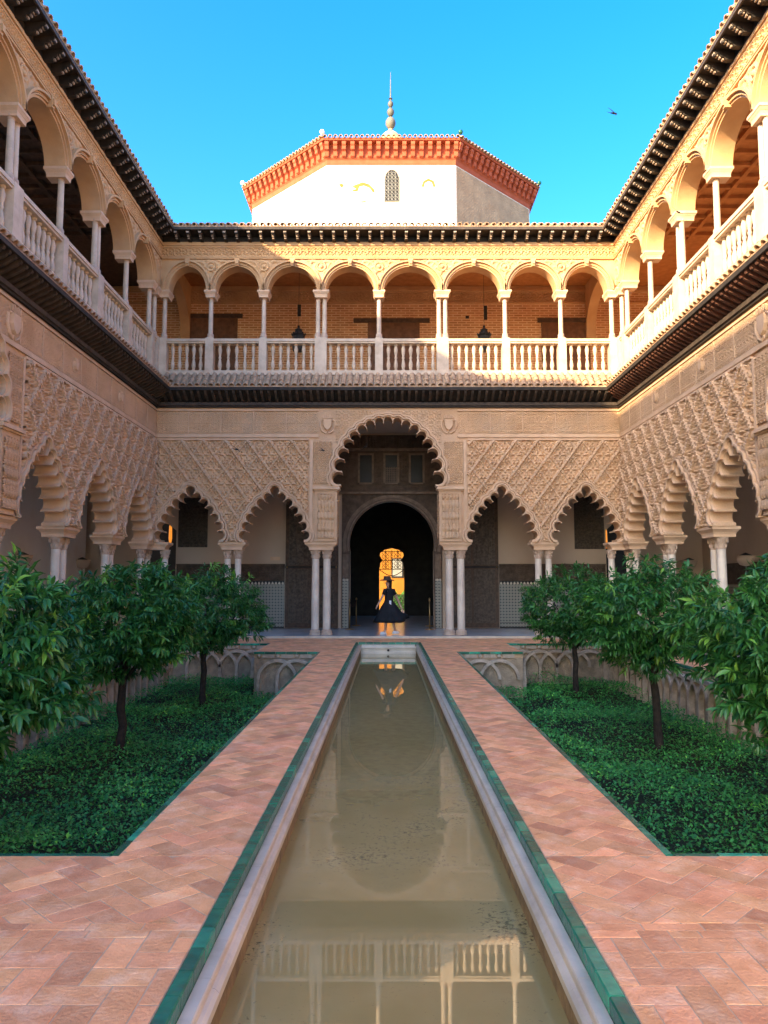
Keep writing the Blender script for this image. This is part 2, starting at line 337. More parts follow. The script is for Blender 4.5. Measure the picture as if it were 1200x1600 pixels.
def npmesh(name, V, Q, m, smooth=False, tint=None, prune=True):
    V = np.asarray(V, dtype=np.float32); Q = np.asarray(Q, dtype=np.int32)
    if prune and len(Q):
        used = np.zeros(len(V), bool); used[Q.ravel()] = True
        re = np.cumsum(used)-1; V = V[used]; Q = re[Q]
        if tint is not None: pass
    me = bpy.data.meshes.new(name); k = Q.shape[1] if len(Q) else 4
    me.vertices.add(len(V)); me.vertices.foreach_set('co', V.ravel())
    me.loops.add(Q.size); me.loops.foreach_set('vertex_index', Q.ravel().astype(np.int32))
    me.polygons.add(len(Q)); me.polygons.foreach_set('loop_start', np.arange(0, Q.size, k, dtype=np.int32))
    if smooth: me.polygons.foreach_set('use_smooth', np.ones(len(Q), bool))
    me.materials.append(m); me.update(calc_edges=True)
    if tint is not None:
        a = me.attributes.new('tint', 'FLOAT', 'FACE'); a.data.foreach_set('value', np.asarray(tint, dtype=np.float32))
    return me
def set_tint(me, v):
    a = me.attributes.new('tint', 'FLOAT', 'FACE'); a.data.foreach_set('value', np.full(len(me.polygons), v, dtype=np.float32))

# ================================================================== GROUND, PAVING, POOL
WY = 22.0; WX = 6.75                      # courtyard faces of the far and side wings
g = MB().box(-150, 150, -150, 300, -1.8, -1.6).obj('ground', TUFT); tag(g, kind='structure')
PH = .845; PX1 = 1.52; PY0 = 1.0; PY1 = 20.25          # pool half width, path outer edge, pool ends
BX = 5.55; BYN = 4.42; BY1 = 17.4; BY2 = 19.85; BJ = 3.0    # planting bed: outer edge, near edge, two far edges, the jog
rects = []                                # (x0, x1, y0, y1, diagonal)
for s in (-1, 1):
    def rx(a, b): return (a, b) if s > 0 else (-b, -a)
    rects += [(*rx(PH, WX), PY0-3, 3.50, 0), (*rx(PH, WX), 3.57, BYN, 1), (*rx(PH, PX1), BYN, BY1, 1), (*rx(PH, BJ), BY1, BY2, 1),
              (*rx(BX, WX), BYN, BY2, 1), (*rx(PH, WX), BY2, 21.72, 1)]
rects.append((-PH, PH, PY1, 21.72, 1))
pav = MB()
for x0, x1, y0, y1, d in rects: pav.box(x0, x1, y0, y1, -.14, -.0018)
for s in (-1, 1): pav.box(min(s*PH, s*WX), max(s*PH, s*WX), 3.50, 3.57, -.14, -.0018)
PAV = tag(pav.obj('courtyard_paving', GROUT), kind='structure')
def clip(poly, x0, x1, y0, y1):
    for ax, lim, sg in ((0, x0, 1), (0, x1, -1), (1, y0, 1), (1, y1, -1)):
        out = []
        for i in range(len(poly)):
            a, b = poly[i], poly[(i+1) % len(poly)]; da, db = sg*(a[ax]-lim), sg*(b[ax]-lim)
            if da >= 0: out.append(a)
            if da*db < 0:
                t = da/(da-db); out.append((a[0]+t*(b[0]-a[0]), a[1]+t*(b[1]-a[1])))
        poly = out
        if len(poly) < 3: return []
    return poly
def area(p): return .5*abs(sum(p[i][0]*p[(i+1)%len(p)][1]-p[(i+1)%len(p)][0]*p[i][1] for i in range(len(p))))
TW = .132; JT = .0065
tiles = []
def herring(x0, x1, y0, y1, diag):
    ox, oy = .03, .02
    ext = max(x1-x0, y1-y0)*1.5+1; n = int(ext/TW)+2; cx, cy = (x0+x1)/2, (y0+y1)/2
    a = R(45) if diag else 0; c, s = math.cos(a), math.sin(a)
    bx, by = (cx*c+cy*s)/TW, (-cx*s+cy*c)/TW
    for i in range(int(bx)-n, int(bx)+n):
        for j in range(int(by)-n, int(by)+n):
            k = (i-j) % 4
            if k == 0: r_ = (i, i+2, j, j+1)
            elif k == 3: r_ = (i, i+1, j, j+2)
            else: continue
            ccx, ccy = (r_[0]+r_[1])/2*TW, (r_[2]+r_[3])/2*TW
            wx, wy = ccx*c-ccy*s, ccx*s+ccy*c
            if not (x0-.3 < wx < x1+.3 and y0-.3 < wy < y1+.3): continue
            g_ = JT/2 + random.uniform(-.001, .0015)
            P = [(r_[0]*TW+g_, r_[2]*TW+g_), (r_[1]*TW-g_, r_[2]*TW+g_), (r_[1]*TW-g_, r_[3]*TW-g_), (r_[0]*TW+g_, r_[3]*TW-g_)]
            P = [(x*c-y*s, x*s+y*c) for x, y in P]
            P = clip(P, x0+.003, x1-.003, y0+.003, y1-.003)
            if P and area(P) > .0008: tiles.append(P)
for x0, x1, y0, y1, d in rects: herring(x0, x1, y0, y1, d)
for s in (-1, 1):
    x = PH
    while x < WX-.1:
        L_ = .26+random.uniform(-.02,.02); a, b = x+.003, min(x+L_-.003, WX)
        tiles.append([(a, 3.503), (b, 3.503), (b, 3.567), (a, 3.567)] if s > 0 else [(-b, 3.503), (-a, 3.503), (-a, 3.567), (-b, 3.567)]); x += L_
def tilegeo(P):
    cx = sum(p[0] for p in P)/len(P); cy = sum(p[1] for p in P)/len(P); n = len(P)
    z = random.uniform(-.0004, .0014); tx, ty = random.gauss(0, .005), random.gauss(0, .005)
    def zz(x, y): return z + tx*(x-cx) + ty*(y-cy)
    d = .0016; top = []
    for x, y in P:
        r_ = math.hypot(x-cx, y-cy) or 1; top.append((x-(x-cx)/r_*d*1.4, y-(y-cy)/r_*d*1.4))
    V = [(x, y, -.012) for x, y in P] + [(x, y, zz(x, y)-.001) for x, y in P] + [(x, y, zz(x, y)) for x, y in top]
    F = [tuple(range(2*n, 3*n))]
    for i in range(n):
        j = (i+1) % n; F += [(i, j, j+n, i+n), (i+n, j+n, j+2*n, i+2*n)]
    return V, F
def seen(P):
    cx = sum(p[0] for p in P)/len(P); cy = sum(p[1] for p in P)/len(P)
    return cy > 2.7 and abs(cx) < cy*.52+.05
near = sorted([P for P in tiles if seen(P)], key=lambda P: sum(p[1] for p in P)/len(P) - 4*area(P))[:300]
nid = {id(P) for P in near}
def ttint():
    t = random.gauss(.5, .2) if random.random() > .04 else .02
    return min(1, max(0, t))
for P in near:
    V, F = tilegeo(P); me = mk('paving_brick', V, F, CLAY); set_tint(me, ttint()); link('paving_brick', me, PAV)
far = MB(); tt = []
for P in tiles:
    if id(P) in nid: continue
    V, F = tilegeo(P); far.add(V, F); tt += [ttint()]*len(F)
me = far.mesh('distant_paving_bricks', CLAY); a = me.attributes.new('tint', 'FLOAT', 'FACE'); a.data.foreach_set('value', np.array(tt, dtype=np.float32))
tag(link('distant_paving_bricks', me, PAV), kind='stuff')

# green glazed edging tiles
def glaze(L_, w_, hgt):
    m_ = MB(); b = .006
    pr = [(-w_/2, -hgt), (w_/2, -hgt), (w_/2, -b), (w_/2-b, 0), (-w_/2+b, 0), (-w_/2, -b)]
    V = []; F = []
    for y in (-L_/2+.0035, L_/2-.0035): V += [(x, y, z) for x, z in pr]
    n = len(pr); F = [tuple(range(n)), tuple(range(2*n-1, n-1, -1))] + [(i, i+n, (i+1) % n+n, (i+1) % n) for i in range(n)]
    return V, F
gm = []
for k in range(8):
    me = mk('edging_tile', *glaze(.19, .062, .075), GREEN); set_tint(me, random.random()); gm.append(me)
bm_ = []
for k in range(6):
    me = mk('edging_tile', *glaze(.24, .05, .05), GREEN); set_tint(me, random.random()); bm_.append(me)
POOL = tag(empty('pool', (0, 10.6, 0)), 'long narrow reflecting pool with green tile and marble curb', 'pool')
def pl(o): o.location = Vector(o.location) - Vector((0, 10.6, 0)); o.parent = POOL; return o
def edge(parent, meshes, x0, y0, x1, y1, step, z=.0, off=(0,0,0)):
    L_ = math.hypot(x1-x0, y1-y0); n = max(1, round(L_/step)); a = math.atan2(y1-y0, x1-x0)-math.pi/2
    for i in range(n):
        t = (i+.5)/n
        link('edging_tile', random.choice(meshes), parent, (x0+(x1-x0)*t-off[0], y0+(y1-y0)*t-off[1], z+random.uniform(-.001,.001)-off[2]), (0,0,a+random.uniform(-.004,.004)), (1, L_/n/step, 1))
for s in (-1, 1): edge(POOL, gm, s*(PH-.033), 2.2, s*(PH-.033), PY1-.07, .19, .004, (0,10.6,0))
for s in (-1, 1): MB().box(min(s*(PH-.062), s*PH), max(s*(PH-.062), s*PH), 1.2, PY1, -.074, -.004).obj('mortar_bed', GROUT, POOL, loc=(0,-10.6,0))
edge(POOL, gm, -PH+.07, PY1-.033, PH-.07, PY1-.033, .19, .004, (0,10.6,0))
# marble curb: flat ledge with a rounded nose, one block per stretch
def curb(L_):
    pr = [(0, -.16), (.075, -.16), (.085, -.15), (.085, -.115), (.07, -.10), (.055, -.095), (.055, -.065), (.05, -.058), (0, -.058)]
    V = []
    for y in (-L_/2+.001, L_/2-.001): V += [(x, y, z) for x, z in pr]
    n = len(pr); return V, [tuple(range(n-1,-1,-1)), tuple(range(n, 2*n))] + [(i, (i+1) % n, (i+1) % n+n, i+n) for i in range(n)]
cm = mk('curb_block', *curb(1.2), CURB)
n = 15
for i in range(n):
    y = 2.0 + (PY1-.064-2.0)/n*(i+.5)
    k_ = (PY1-.064-2.0)/n/1.2
    link('curb_block', cm, POOL, (-PH+.066, y-10.6, 0), (0,0,0), (1, k_, 1))
    link('curb_block', cm, POOL, (PH-.066, y-10.6, 0), (0,0,math.pi), (1, k_, 1))
ce = mk('curb_block', *curb(2*PH-.132-.17), CURB); link('curb_block', ce, POOL, (0, PY1-.066-10.6, 0), (0,0,-math.pi/2))
iw = PH-.066-.065
for s in (-1, 1): MB().box(min(s*iw, s*(PH)), max(s*iw, s*PH), PY0, PY1, -.85, -.161).obj('pool_wall', POOLW, POOL, loc=(0,-10.6,0))
MB().box(-iw, iw, PY1-.066-.05, PY1, -.85, -.161).obj('end_wall', CURB, POOL, loc=(0,-10.6,0))
MB().box(-iw, iw, PY1-.066-.10, PY1-.117, -.36, -.235).obj('end_step', CURB, POOL, loc=(0,-10.6,0))
sp = MB(); sp.lathe([(.018,0),(.03,.02),(.03,.05),(.018,.07)], 10); sp.obj('water_spout', IRON, POOL, loc=(0, PY1-.112-10.6, -.20), rot=(R(90),0,0))
MB().box(-iw, iw, PY0, PY1-.12, -.85, -.43).obj('pool_bed', POOLF, POOL, loc=(0,-10.6,0))
V = [(-iw, PY0, -.28), (iw, PY0, -.28), (iw, PY1-.117, -.28), (-iw, PY1-.117, -.28)]
tag(link('water', mk('water', V, [(0,1,2,3)], WATER)), kind='structure')

# ================================================================== PLANTING BEDS
def interlace():
    out = []
    for odd in (0, 1):
        m_ = MB(); pr = .10 + .008*odd; r0, r1 = .385, .455; n = 18
        V = []; F = []
        for i in range(n+1):
            a = math.pi*i/n
            for r_ in (r0, r1):
                for y in (-pr, 0): V.append((.42 - r_*math.cos(a), y, -.60 + r_*math.sin(a)*.98))
        for i in range(n):
            b = i*4; c = b+4
            F += [(b, c, c+2, b+2), (b+1, b+3, c+3, c+1), (b, b+1, c+1, c), (b+2, c+2, c+3, b+3)]
        m_.add(V, F); m_.box(-.035, .035, -pr-.002, 0, -1.05, -.60)
        out.append(m_.mesh('interlaced_arch', RIB))
    return out
IL = interlace(); SQ = MB().box(-.13, .13, -.04, 0, -.135, -.055).mesh('relief_block', RIB)
BSS = MB().lathe([(.02,0),(.05,.01),(.04,.05),(.01,.06)], 8).mesh('boss', RIB, True)
def retain(s):
    T = tag(empty('retaining_wall', (s*BX, 12, -.9)), ('left' if s < 0 else 'right') + ' sunken garden wall carved with interlaced blind arches', 'garden wall')
    off = Vector((s*BX, 12, -.9))
    def seg(x0, y0, x1, y1, th=.22):       # bed on the viewer's side: local x along, -y out of the face
        L_ = math.hypot(x1-x0, y1-y0); a = math.atan2(y1-y0, x1-x0)
        W_ = MB().box(0, L_, 0, th, -1.3, -.142).obj('wall_face', BRICKW, T, loc=Vector((x0, y0, 0))-off, rot=(0,0,a))
        MB().box(0, L_, -.035, .001, -.048, -.008).obj('coping', RIB, W_)
        n = int(L_/.42); o_ = (L_-n*.42)/2
        for i in range(n-1): link('interlaced_arch', IL[i % 2], W_, (o_+i*.42, 0, 0))
        for i in range(n): link('relief_block', SQ, W_, (o_+i*.42+.21, 0, 0)); link('boss', BSS, W_, (o_+i*.42, 0, -.095), (R(90),0,0))
    if s > 0:
        seg(BX, BY2, BX, BYN); seg(BJ, BY2, BX-.002, BY2); seg(BJ, BY1+.002, BJ, BY2-.002, .22); seg(PX1, BY1, BJ, BY1)
    else:
        seg(-BX, BYN, -BX, BY2); seg(-BX+.002, BY2, -BJ, BY2); seg(-BJ, BY2-.002, -BJ, BY1+.002, .22); seg(-BJ, BY1, -PX1, BY1)
    for x0, x1, y0, y1 in ((PX1-.2, PX1-.002, BYN, BY1), (PX1, BX, BYN-.2, BYN-.002)):
        MB().box(min(s*x0, s*x1), max(s*x0, s*x1), y0, y1, -1.3, -.142).obj('inner_face', BRICKW, T, loc=-off)
    e = .024
    edge(PAV, bm_, s*(PX1+e), BYN+e, s*(PX1+e), BY1-e, .24); edge(PAV, bm_, s*(PX1+2*e), BYN+e, s*(BX-2*e), BYN+e, .24)
    edge(PAV, bm_, s*(PX1+2*e), BY1-e, s*BJ, BY1-e, .24); edge(PAV, bm_, s*(BJ+e), BY2-e, s*(BX-e), BY2-e, .24)
    edge(PAV, bm_, s*(BX-e), BYN+2*e, s*(BX-e), BY2-2*e, .24)
    # a thin lip of mortar carries the edging tiles
    lip = MB()
    for x0, x1, y0, y1 in ((PX1, PX1+.05, BYN, BY1), (PX1+.05, BX-.05, BYN, BYN+.05), (PX1+.05, BJ, BY1-.05, BY1), (BJ, BX, BY2-.05, BY2), (BX-.05, BX, BYN, BY2-.05)):
        lip.box(min(s*x0, s*x1), max(s*x0, s*x1), y0, y1, -.12, -.052)
    # soil
    sg = MB().box(min(s*PX1, s*BX), max(s*PX1, s*BX), BYN, BY2, -1.5, -1.02).obj('soil', SOIL); tag(sg, kind='structure')
def hill(x, y):
    return -.98 + .06*np.sin(x*2.1+y*.9)+.05*np.sin(y*1.7-x*.6)+.03*np.sin(x*5+1.3)*np.cos(y*4.1)
def cover(s, n):
    y = BYN + .03 + (BY2-BYN-.06)*rng.random(n)**1.35; x = PX1+.04+(BX-PX1-.08)*rng.random(n)
    ok = ~((x < BJ+.02) & (y > BY1-.03)); x, y = x[ok]*s, y[ok]; n = len(x)
    z = hill(x, y) + .16*rng.random(n)**.7
    pat = np.sin(x*1.9+y*1.1)*np.sin(y*1.6-x*.8+1) + .6*np.sin(x*4.7-y*3.1)*np.cos(y*5.2+x); z += .11*np.maximum(0, pat)
    L_ = .026 + .034*rng.random(n)**1.6; yaw = rng.random(n)*6.283; pit = rng.normal(.25, .45, n)
    d = np.stack([np.cos(yaw)*np.cos(pit), np.sin(yaw)*np.cos(pit), np.sin(pit)], -1)
    sd = np.stack([-np.sin(yaw), np.cos(yaw), rng.normal(0, .35, n)], -1)
    c = np.stack([x, y, z], -1); a = L_[:,None]
    V = np.stack([c, c+d*a*.5+sd*a*.3, c+d*a, c+d*a*.5-sd*a*.3], 1).reshape(-1, 3)
    Q = np.arange(4*n).reshape(n, 4)
    me = npmesh('ground_cover', V, Q, COVER, tint=np.clip(rng.normal(.42, .22, n)+.16*pat, 0, 1), prune=False)
    o = tag(link('ground_cover', me), ('left' if s < 0 else 'right')+' carpet of low dark green leaves in the sunken bed', 'ground cover', kind='stuff')
for s in (-1, 1): retain(s); cover(s, 75000)

# orange trees
def leaf_template():
    V = np.array([(0,0,0),(-.5,.33,.05),(0,.33,-.02),(.5,.33,.05),(-.42,.66,.03),(0,.66,-.05),(.42,.66,.03),(0,1,-.16)], float)
    T = np.array([(0,1,2,2),(0,2,3,3),(1,4,5,2),(2,5,6,3),(4,7,5,5),(5,7,6,6)])
    return V, T
def orange_tree(x, y, rx, rz, zc, seed, label, trunk_lean=(0,0), nspr=560, ls=1.0, fork=.25):
    r = np.random.default_rng(seed); z0 = -1.0
    T = tag(empty('orange_tree', (x, y, z0)), label, 'tree', 'orange trees in the sunken beds')
    H = zc - z0; top = Vector((trunk_lean[0], trunk_lean[1], fork-z0))
    tb = MB(); jj = lambda: float(r.normal(0, .012)); pth = [(0,0,-.05), (.01,.01,.12)] + [(top.x*q+jj(), top.y*q+jj(), .12+(top.z-.12)*q) for q in (.2,.4,.6,.8)] + [tuple(top), (top.x*1.3+jj(), top.y*1.3, H)]; tb.tube(pth, [.10,.072,.064,.058,.06,.053,.058,.028], 9)
    trunk = tb.obj('trunk', BARK, T, True)
    for k in range(7):
        a = 6.283*k/7+r.normal(0,.3); el = r.uniform(.35, 1.0); Lb = r.uniform(.6,.95)
        st = top*r.uniform(.86, 1.05); e = st + Vector((math.cos(a)*rx*Lb*.8, math.sin(a)*rx*Lb*.8, el*rz*1.1)); mid = st.lerp(e, .5)+Vector((r.normal(0,.05), r.normal(0,.05), .06))
        MB().tube([tuple(st), tuple(mid), tuple(e)], [.03,.02,.007], 6).obj('limb', BARK, trunk, True)
    # sprigs of leaves
    u = r.normal(size=(nspr, 3)); u /= np.linalg.norm(u, axis=1)[:,None]
    ph = r.random(6)*6.28
    lump = 1 + .10*np.sin(u[:,0]*5+ph[0])*np.cos(u[:,1]*4+ph[1]) + .09*np.sin(u[:,2]*6+u[:,0]*3+ph[2]) + .06*np.sin(u[:,1]*9+ph[3])
    rad = (0.45 + .55*r.random(nspr)**.42)*lump
    low = u[:,2] < -.35; rad[low] *= r.uniform(.65, .97, low.sum())
    C = np.stack([u[:,0]*rx*rad, u[:,1]*rx*rad, H + u[:,2]*rz*rad], -1)
    C[:,:2] += np.array(trunk_lean)*1.2
    tv, tf = leaf_template(); VV = []; QQ = []; TT = []; nb = 0
    for i in range(nspr):
        out = u[i]*np.array((1,1,.55)) + np.array((0,0,.15)) + r.normal(0,.25,3); out /= np.linalg.norm(out)
        nl = r.integers(12, 20); tone = r.normal(.42, .16)
        young = r.random() < .05
        for j in range(nl):
            t = j/nl; p = C[i] - out*.16*(1-t)
            a = 2.4*j + r.normal(0,.3); q = Vector(out).orthogonal().normalized(); q2 = Vector(out).cross(q)
            side = np.array(q*math.cos(a)+q2*math.sin(a))
            d = out*(.35+.75*t) + side*.9 + np.array((0,0,-.48+r.normal(0,.25))); d /= np.linalg.norm(d)
            up = np.array((0,0,1.0))+r.normal(0,.35,3); sd = np.cross(d, up); sd /= np.linalg.norm(sd)+1e-9; nn = np.cross(sd, d)
            L_ = r.uniform(.06,.15)*ls; W_ = L_*r.uniform(.24,.34)
            VV.append(p + tv[:,:1]*W_*sd + tv[:,1:2]*L_*d + tv[:,2:3]*L_*nn*r.uniform(.6,1.7)); QQ.append(tf+nb); nb += 8
            TT += [min(.8, max(0, tone+r.normal(0,.14))) if not (young or r.random() < .012) else r.uniform(.86,1.0)]*6
    V = np.concatenate(VV); Q = np.concatenate(QQ)
    me = bpy.data.meshes.new('crown'); me.from_pydata(V.tolist(), [], [tuple(dict.fromkeys(f)) for f in Q.tolist()]); me.materials.append(LEAF)
    a = me.attributes.new('tint', 'FLOAT', 'FACE'); a.data.foreach_set('value', np.array(TT, dtype=np.float32))
    me.polygons.foreach_set('use_smooth', [True]*len(me.polygons))
    link('crown', me, T)
orange_tree(4.03, 11.75, 1.20, .88, .98, 1, 'orange tree with forked trunk, middle one of the right bed', (-.05, 0), 800, fork=.3)
orange_tree(4.10, 17.1, 1.30, .90, .95, 2, 'farthest orange tree of the right bed, partly behind the middle one', (0, 0), 700)
orange_tree(4.02, 7.1, 1.32, .95, .88, 3, 'nearest orange tree of the right bed, cut by the right picture edge', (0, 0), 1150)
orange_tree(-3.72, 10.9, 1.18, .86, .93, 4, 'round orange tree with straight bare trunk, middle one of the left bed', (0, 0), 800, fork=.2)
orange_tree(-3.66, 15.4, 1.28, .90, .93, 5, 'farthest orange tree of the left bed, half hidden by the middle one', (0, 0), 700)
orange_tree(-3.72, 6.35, 1.30, .90, .80, 6, 'nearest orange tree of the left bed, cut by the left picture edge', (0, 0), 1150)

# ================================================================== PALACE WINGS
# local wing frame: x along the wall, y into the building, z up; y = 0 is the courtyard face
SM = [(0, 0), (.195, -.20), (.40, -.365), (.565, -.575), (.71, -.795), (.825, -1.03), (.90, -1.29)]   # lobe centres of a small arch
def lobes_small(c, k): return [(c - dx*k, 4.19+dz) for dx, dz in SM[:0:-1]] + [(c, 4.19)] + [(c+dx*k, 4.19+dz) for dx, dz in SM[1:]]
def lobes_big(c):
    P = []
    for i in range(17):
        a = math.pi*(i+.5)/17
        # stilted, slightly pointed curve
        x = -1.44*math.cos(a); z = 4.30 + 1.92*math.sin(a)**.86
        P.append((c+x, z))
    return P
def lobe_path(C, grow, ang=118):
    """scalloped outline through lobe centres C; grow widens every lobe"""
    n = len(C); pts = []
    sp = [math.dist(C[i], C[i+1]) for i in range(n-1)]
    rad = [(.5*((sp[i-1] if i else sp[0])+(sp[i] if i < n-1 else sp[-1])))*.5 - .006 + grow for i in range(n)]
    for i, (x, z) in enumerate(C):
        p, q = C[max(0, i-1)], C[min(n-1, i+1)]
        tx, tz = q[0]-p[0], q[1]-p[1]; a0 = math.atan2(tx, -tz)          # outward normal: tangent turned left
        a0 = math.atan2(tx, -tz); nx, nz = -tz, tx; a0 = math.atan2(nz, nx)
        m_ = 13
        for k in range(m_):
            a = a0 + R(ang) - 2*R(ang)*k/(m_-1)
            px, pz = x+rad[i]*math.cos(a), z+rad[i]*math.sin(a)
            if any(math.dist((px, pz), C[j]) < rad[j]-1e-6 for j in (i-1, i+1) if 0 <= j < n): continue
            pts.append((px, pz))
    return pts
ZB = 2.70
def foot(path, zb):            # bring both ends of an opening path down to zb
    p = [q for q in path if q[1] > zb+.005]
    return [(p[0][0], zb)] + p + [(p[-1][0], zb)]
COLM = {}
def col_meshes(r_, z0, z1):
    k = (r_, z0, z1); MB_ = BALUST if r_ < .07 else MARBLE
    if k not in COLM:
        sh = MB().lathe([(r_, z0), (r_*1.02, z0+(z1-z0)*.3), (r_*.93, z1)], 16).mesh('column', MB_, True)
        ba = MB(); ba.lathe([(r_*1.5, 0), (r_*1.5, .05), (r_*1.35, .07), (r_*1.42, .1), (r_*1.3, .135), (r_*1.05, .15), (r_*1.0, .17)], 16); 
        bam = autosmooth(ba.mesh('base', CAPITAL)); autosmooth(sh)
        cp = MB(); cp.lathe([(r_*.95, 0), (r_*1.05, .02), (r_*.98, .04), (r_*1.05, .12), (r_*1.25, .19), (r_*1.55, .235), (r_*1.6, .26)], 16)
        for q in range(4):
            a = math.pi/4+q*math.pi/2; cp.lathe([(.001,.12),(.022,.14),(.03,.18),(.026,.215),(.001,.23)], 6, r_*1.32*math.cos(a), r_*1.32*math.sin(a))
        for q in range(8):
            a = q*math.pi/4; cp.lathe([(.001,.03),(.02,.05),(.024,.09),(.001,.125)], 5, r_*1.02*math.cos(a), r_*1.02*math.sin(a))
        COLM[k] = (sh, bam, autosmooth(cp.mesh('capital', CAPITAL)))
    return COLM[k]
def column(T, u, y, r_, z0, z1):
    sh, ba, cp = col_meshes(r_, 0, z1-z0)
    c = link('column', sh, T, (u, y, z0)); link('base', ba, c, (0,0,-.155)); link('capital', cp, c, (0,0,z1-z0-.01))
    return c
def impost(T, u, y, a, b, z):
    m_ = MB(); m_.box(u-a*.74, u+a*.74, y-b*.8, y+b*.8, z, z+.05); m_.frus(u, y, a*.74, b*.8, z+.0501, a*.8, b*.84, z+.10); m_.frus(u, y, a*.82, b*.86, z+.1001, a*.97, b*.97, z+.155); m_.box(u-a, u+a, y-b, y+b, z+.1551, z+.215)
    return m_.obj('impost', STUCCO_L, T)
LZ_W, LZ_H = .635, .854
def lozenge_mesh(cx=None, cz=None, excl=(), rect=None):
    Nn = 26; s_, t_ = np.meshgrid(np.linspace(0,1,Nn+1), np.linspace(0,1,Nn+1), indexing='ij')
    X = (s_+t_-1)*LZ_W/2; Z = (s_-t_)*LZ_H/2; Hh = h_lozenge(s_+t_-1, s_-t_)
    idx = np.arange((Nn+1)**2).reshape(Nn+1, Nn+1)
    Q = np.stack([idx[:-1,:-1], idx[:-1,1:], idx[1:,1:], idx[1:,:-1]], -1)
    keep = np.ones((Nn, Nn), bool)
    if cx is not None:
        xm = (X[:-1,:-1]+X[1:,1:])/2+cx; zm = (Z[:-1,:-1]+Z[1:,1:])/2+cz
        keep &= (xm > rect[0]) & (xm < rect[1]) & (zm > rect[2]) & (zm < rect[3])
        for P in excl: keep &= ~inpoly(xm, zm, P)
    if not keep.any(): return None, 0
    return npmesh('stucco_lozenge', np.stack([X, -Hh-.004, Z], -1).reshape(-1,3), Q[keep], STUCCO, True), keep.mean()
LZ = lozenge_mesh()[0]
def sebka(T, u0, u1, z0, z1, excl, strong):
    """lozenge lattice panel; strong: -1 the ribs falling to the right stand out, 1 the rising ones, 0 both"""
    fr = MB(); b = .05
    fr.box(u0-.001, u1+.001, -.055, .001, z1, z1+b)
    for u in (u0, u1-b*.0): pass
    Pn = fr.obj('sebka_panel', STUCCO_L, T)
    nx = int((u1-u0)/LZ_W)+3; nz = int((z1-z0)/LZ_H)+3
    for j in range(-2, 2*nz):
        for i in range(-1, nx):
            cx = u0 + (i + (.5 if j % 2 else 0))*LZ_W + .12; cz = z1 - j*LZ_H/2
            if cx < u0-LZ_W/2 or cx > u1+LZ_W/2 or cz < z0-LZ_H/2: continue
            me, fracn = lozenge_mesh(cx, cz, excl, (u0, u1, z0, z1))
            if fracn < .03: continue
            link('stucco_lozenge', LZ if fracn > .999 else me, Pn, (cx, 0, cz))
    # ribs with a corded edge
    sl_ = LZ_H/LZ_W; ln = math.hypot(1, sl_)
    for dr in (-1, 1):
        st = (strong == 0 or strong == dr)
        wd, pr = (.028, .10) if st else (.016, .062)
        kk = int((u1-u0+ (z1-z0)/sl_)/LZ_W)+4
        for k in range(-kk, kk):
            x_top = u0 + .12 + k*LZ_W                     # where the rib meets the line z = z1
            m_ = MB(); step = .055; nst = int((z1-z0)*ln/sl_/step); run = []
            for q in range(nst):
                t = q*step; x = x_top + (t/ln)*(-dr); z = z1 - t/ln*sl_
                x2 = x_top + ((t+step)/ln)*(-dr); z2 = z1-(t+step)/ln*sl_
                xm, zm = np.array([(x+x2)/2]), np.array([(z+z2)/2])
                if not (u0 <= min(x, x2) and max(x, x2) <= u1 and z2 >= z0) or any(inpoly(xm, zm, P)[0] for P in excl):
                    if m_.V: m_.obj('lattice_rib', STUCCO_L, Pn); m_ = MB()
                    continue
                nxv, nzv = sl_/ln*wd, dr*1/ln*wd
                ox, oz = (x2-x)*.06, (z2-z)*.06
                h_ = pr + (.02 if q % 2 else 0)
                V = [(x+ox+nxv, 0, z+oz-nzv*1), (x2-ox+nxv, 0, z2-oz-nzv), (x2-ox-nxv, 0, z2-oz+nzv), (x+ox-nxv, 0, z+oz+nzv)]
                V += [(a*.75+(xm[0])*.25*0+ (a)*.25, -h_, c) for a, b_, c in V]
                F = [(0,1,5,4),(1,2,6,5),(2,3,7,6),(3,0,4,7),(4,5,6,7)]
                F2 = [tuple(reversed(f)) for f in F]
                # keep the front face towards -y
                a_, b_, c_ = Vector(V[4]), Vector(V[5]), Vector(V[6])
                m_.add(V, F if (b_-a_).cross(c_-a_).y < 0 else F2)
            if m_.V: m_.obj('lattice_rib', STUCCO_L, Pn)
def arch_band(T, C, zb, name='arch_moulding'):
    for k, (g0, g1, pr) in enumerate(((.0, .035, .05), (.036, .075, .11), (.10, .145, .07))):
        inn = foot(lobe_path(C, g0, 118 if k == 0 else 95), zb); out = foot(lobe_path(C, g1, 90), zb)
        me = slab_mesh(name, [out + inn[::-1]], -pr, .001, STUCCO_L); o = link(name, me, T)
def frieze(T, u0, u1, z0, z1, n, shields=()):
    fp = MB(); fp.box(u0, u1, -.045, .002, z1, z1+.05); fp.box(u0, u1, -.045, .002, z0-.12, z0-.045); fp.box(u0, u1, -.025, .002, z0-.045, z0-.01)
    P = fp.obj('frieze_border', STUCCO_L, T); w_ = (u1-u0)/n
    me = hf_mesh('frieze_panel', -w_/2+.025, w_/2-.025, z0, z1-.02, 76, 48, lambda x, z: h_strap(x*1.4, z)*.75, STUCCO)
    for i in range(n):
        c = u0+w_*(i+.5); link('frieze_panel', me, P, (c, -.004, 0))
        if i: MB().box(u0+w_*i-.012, u0+w_*i+.012, -.034, 0, z0, z1-.01).obj('divider', STUCCO_L, P)
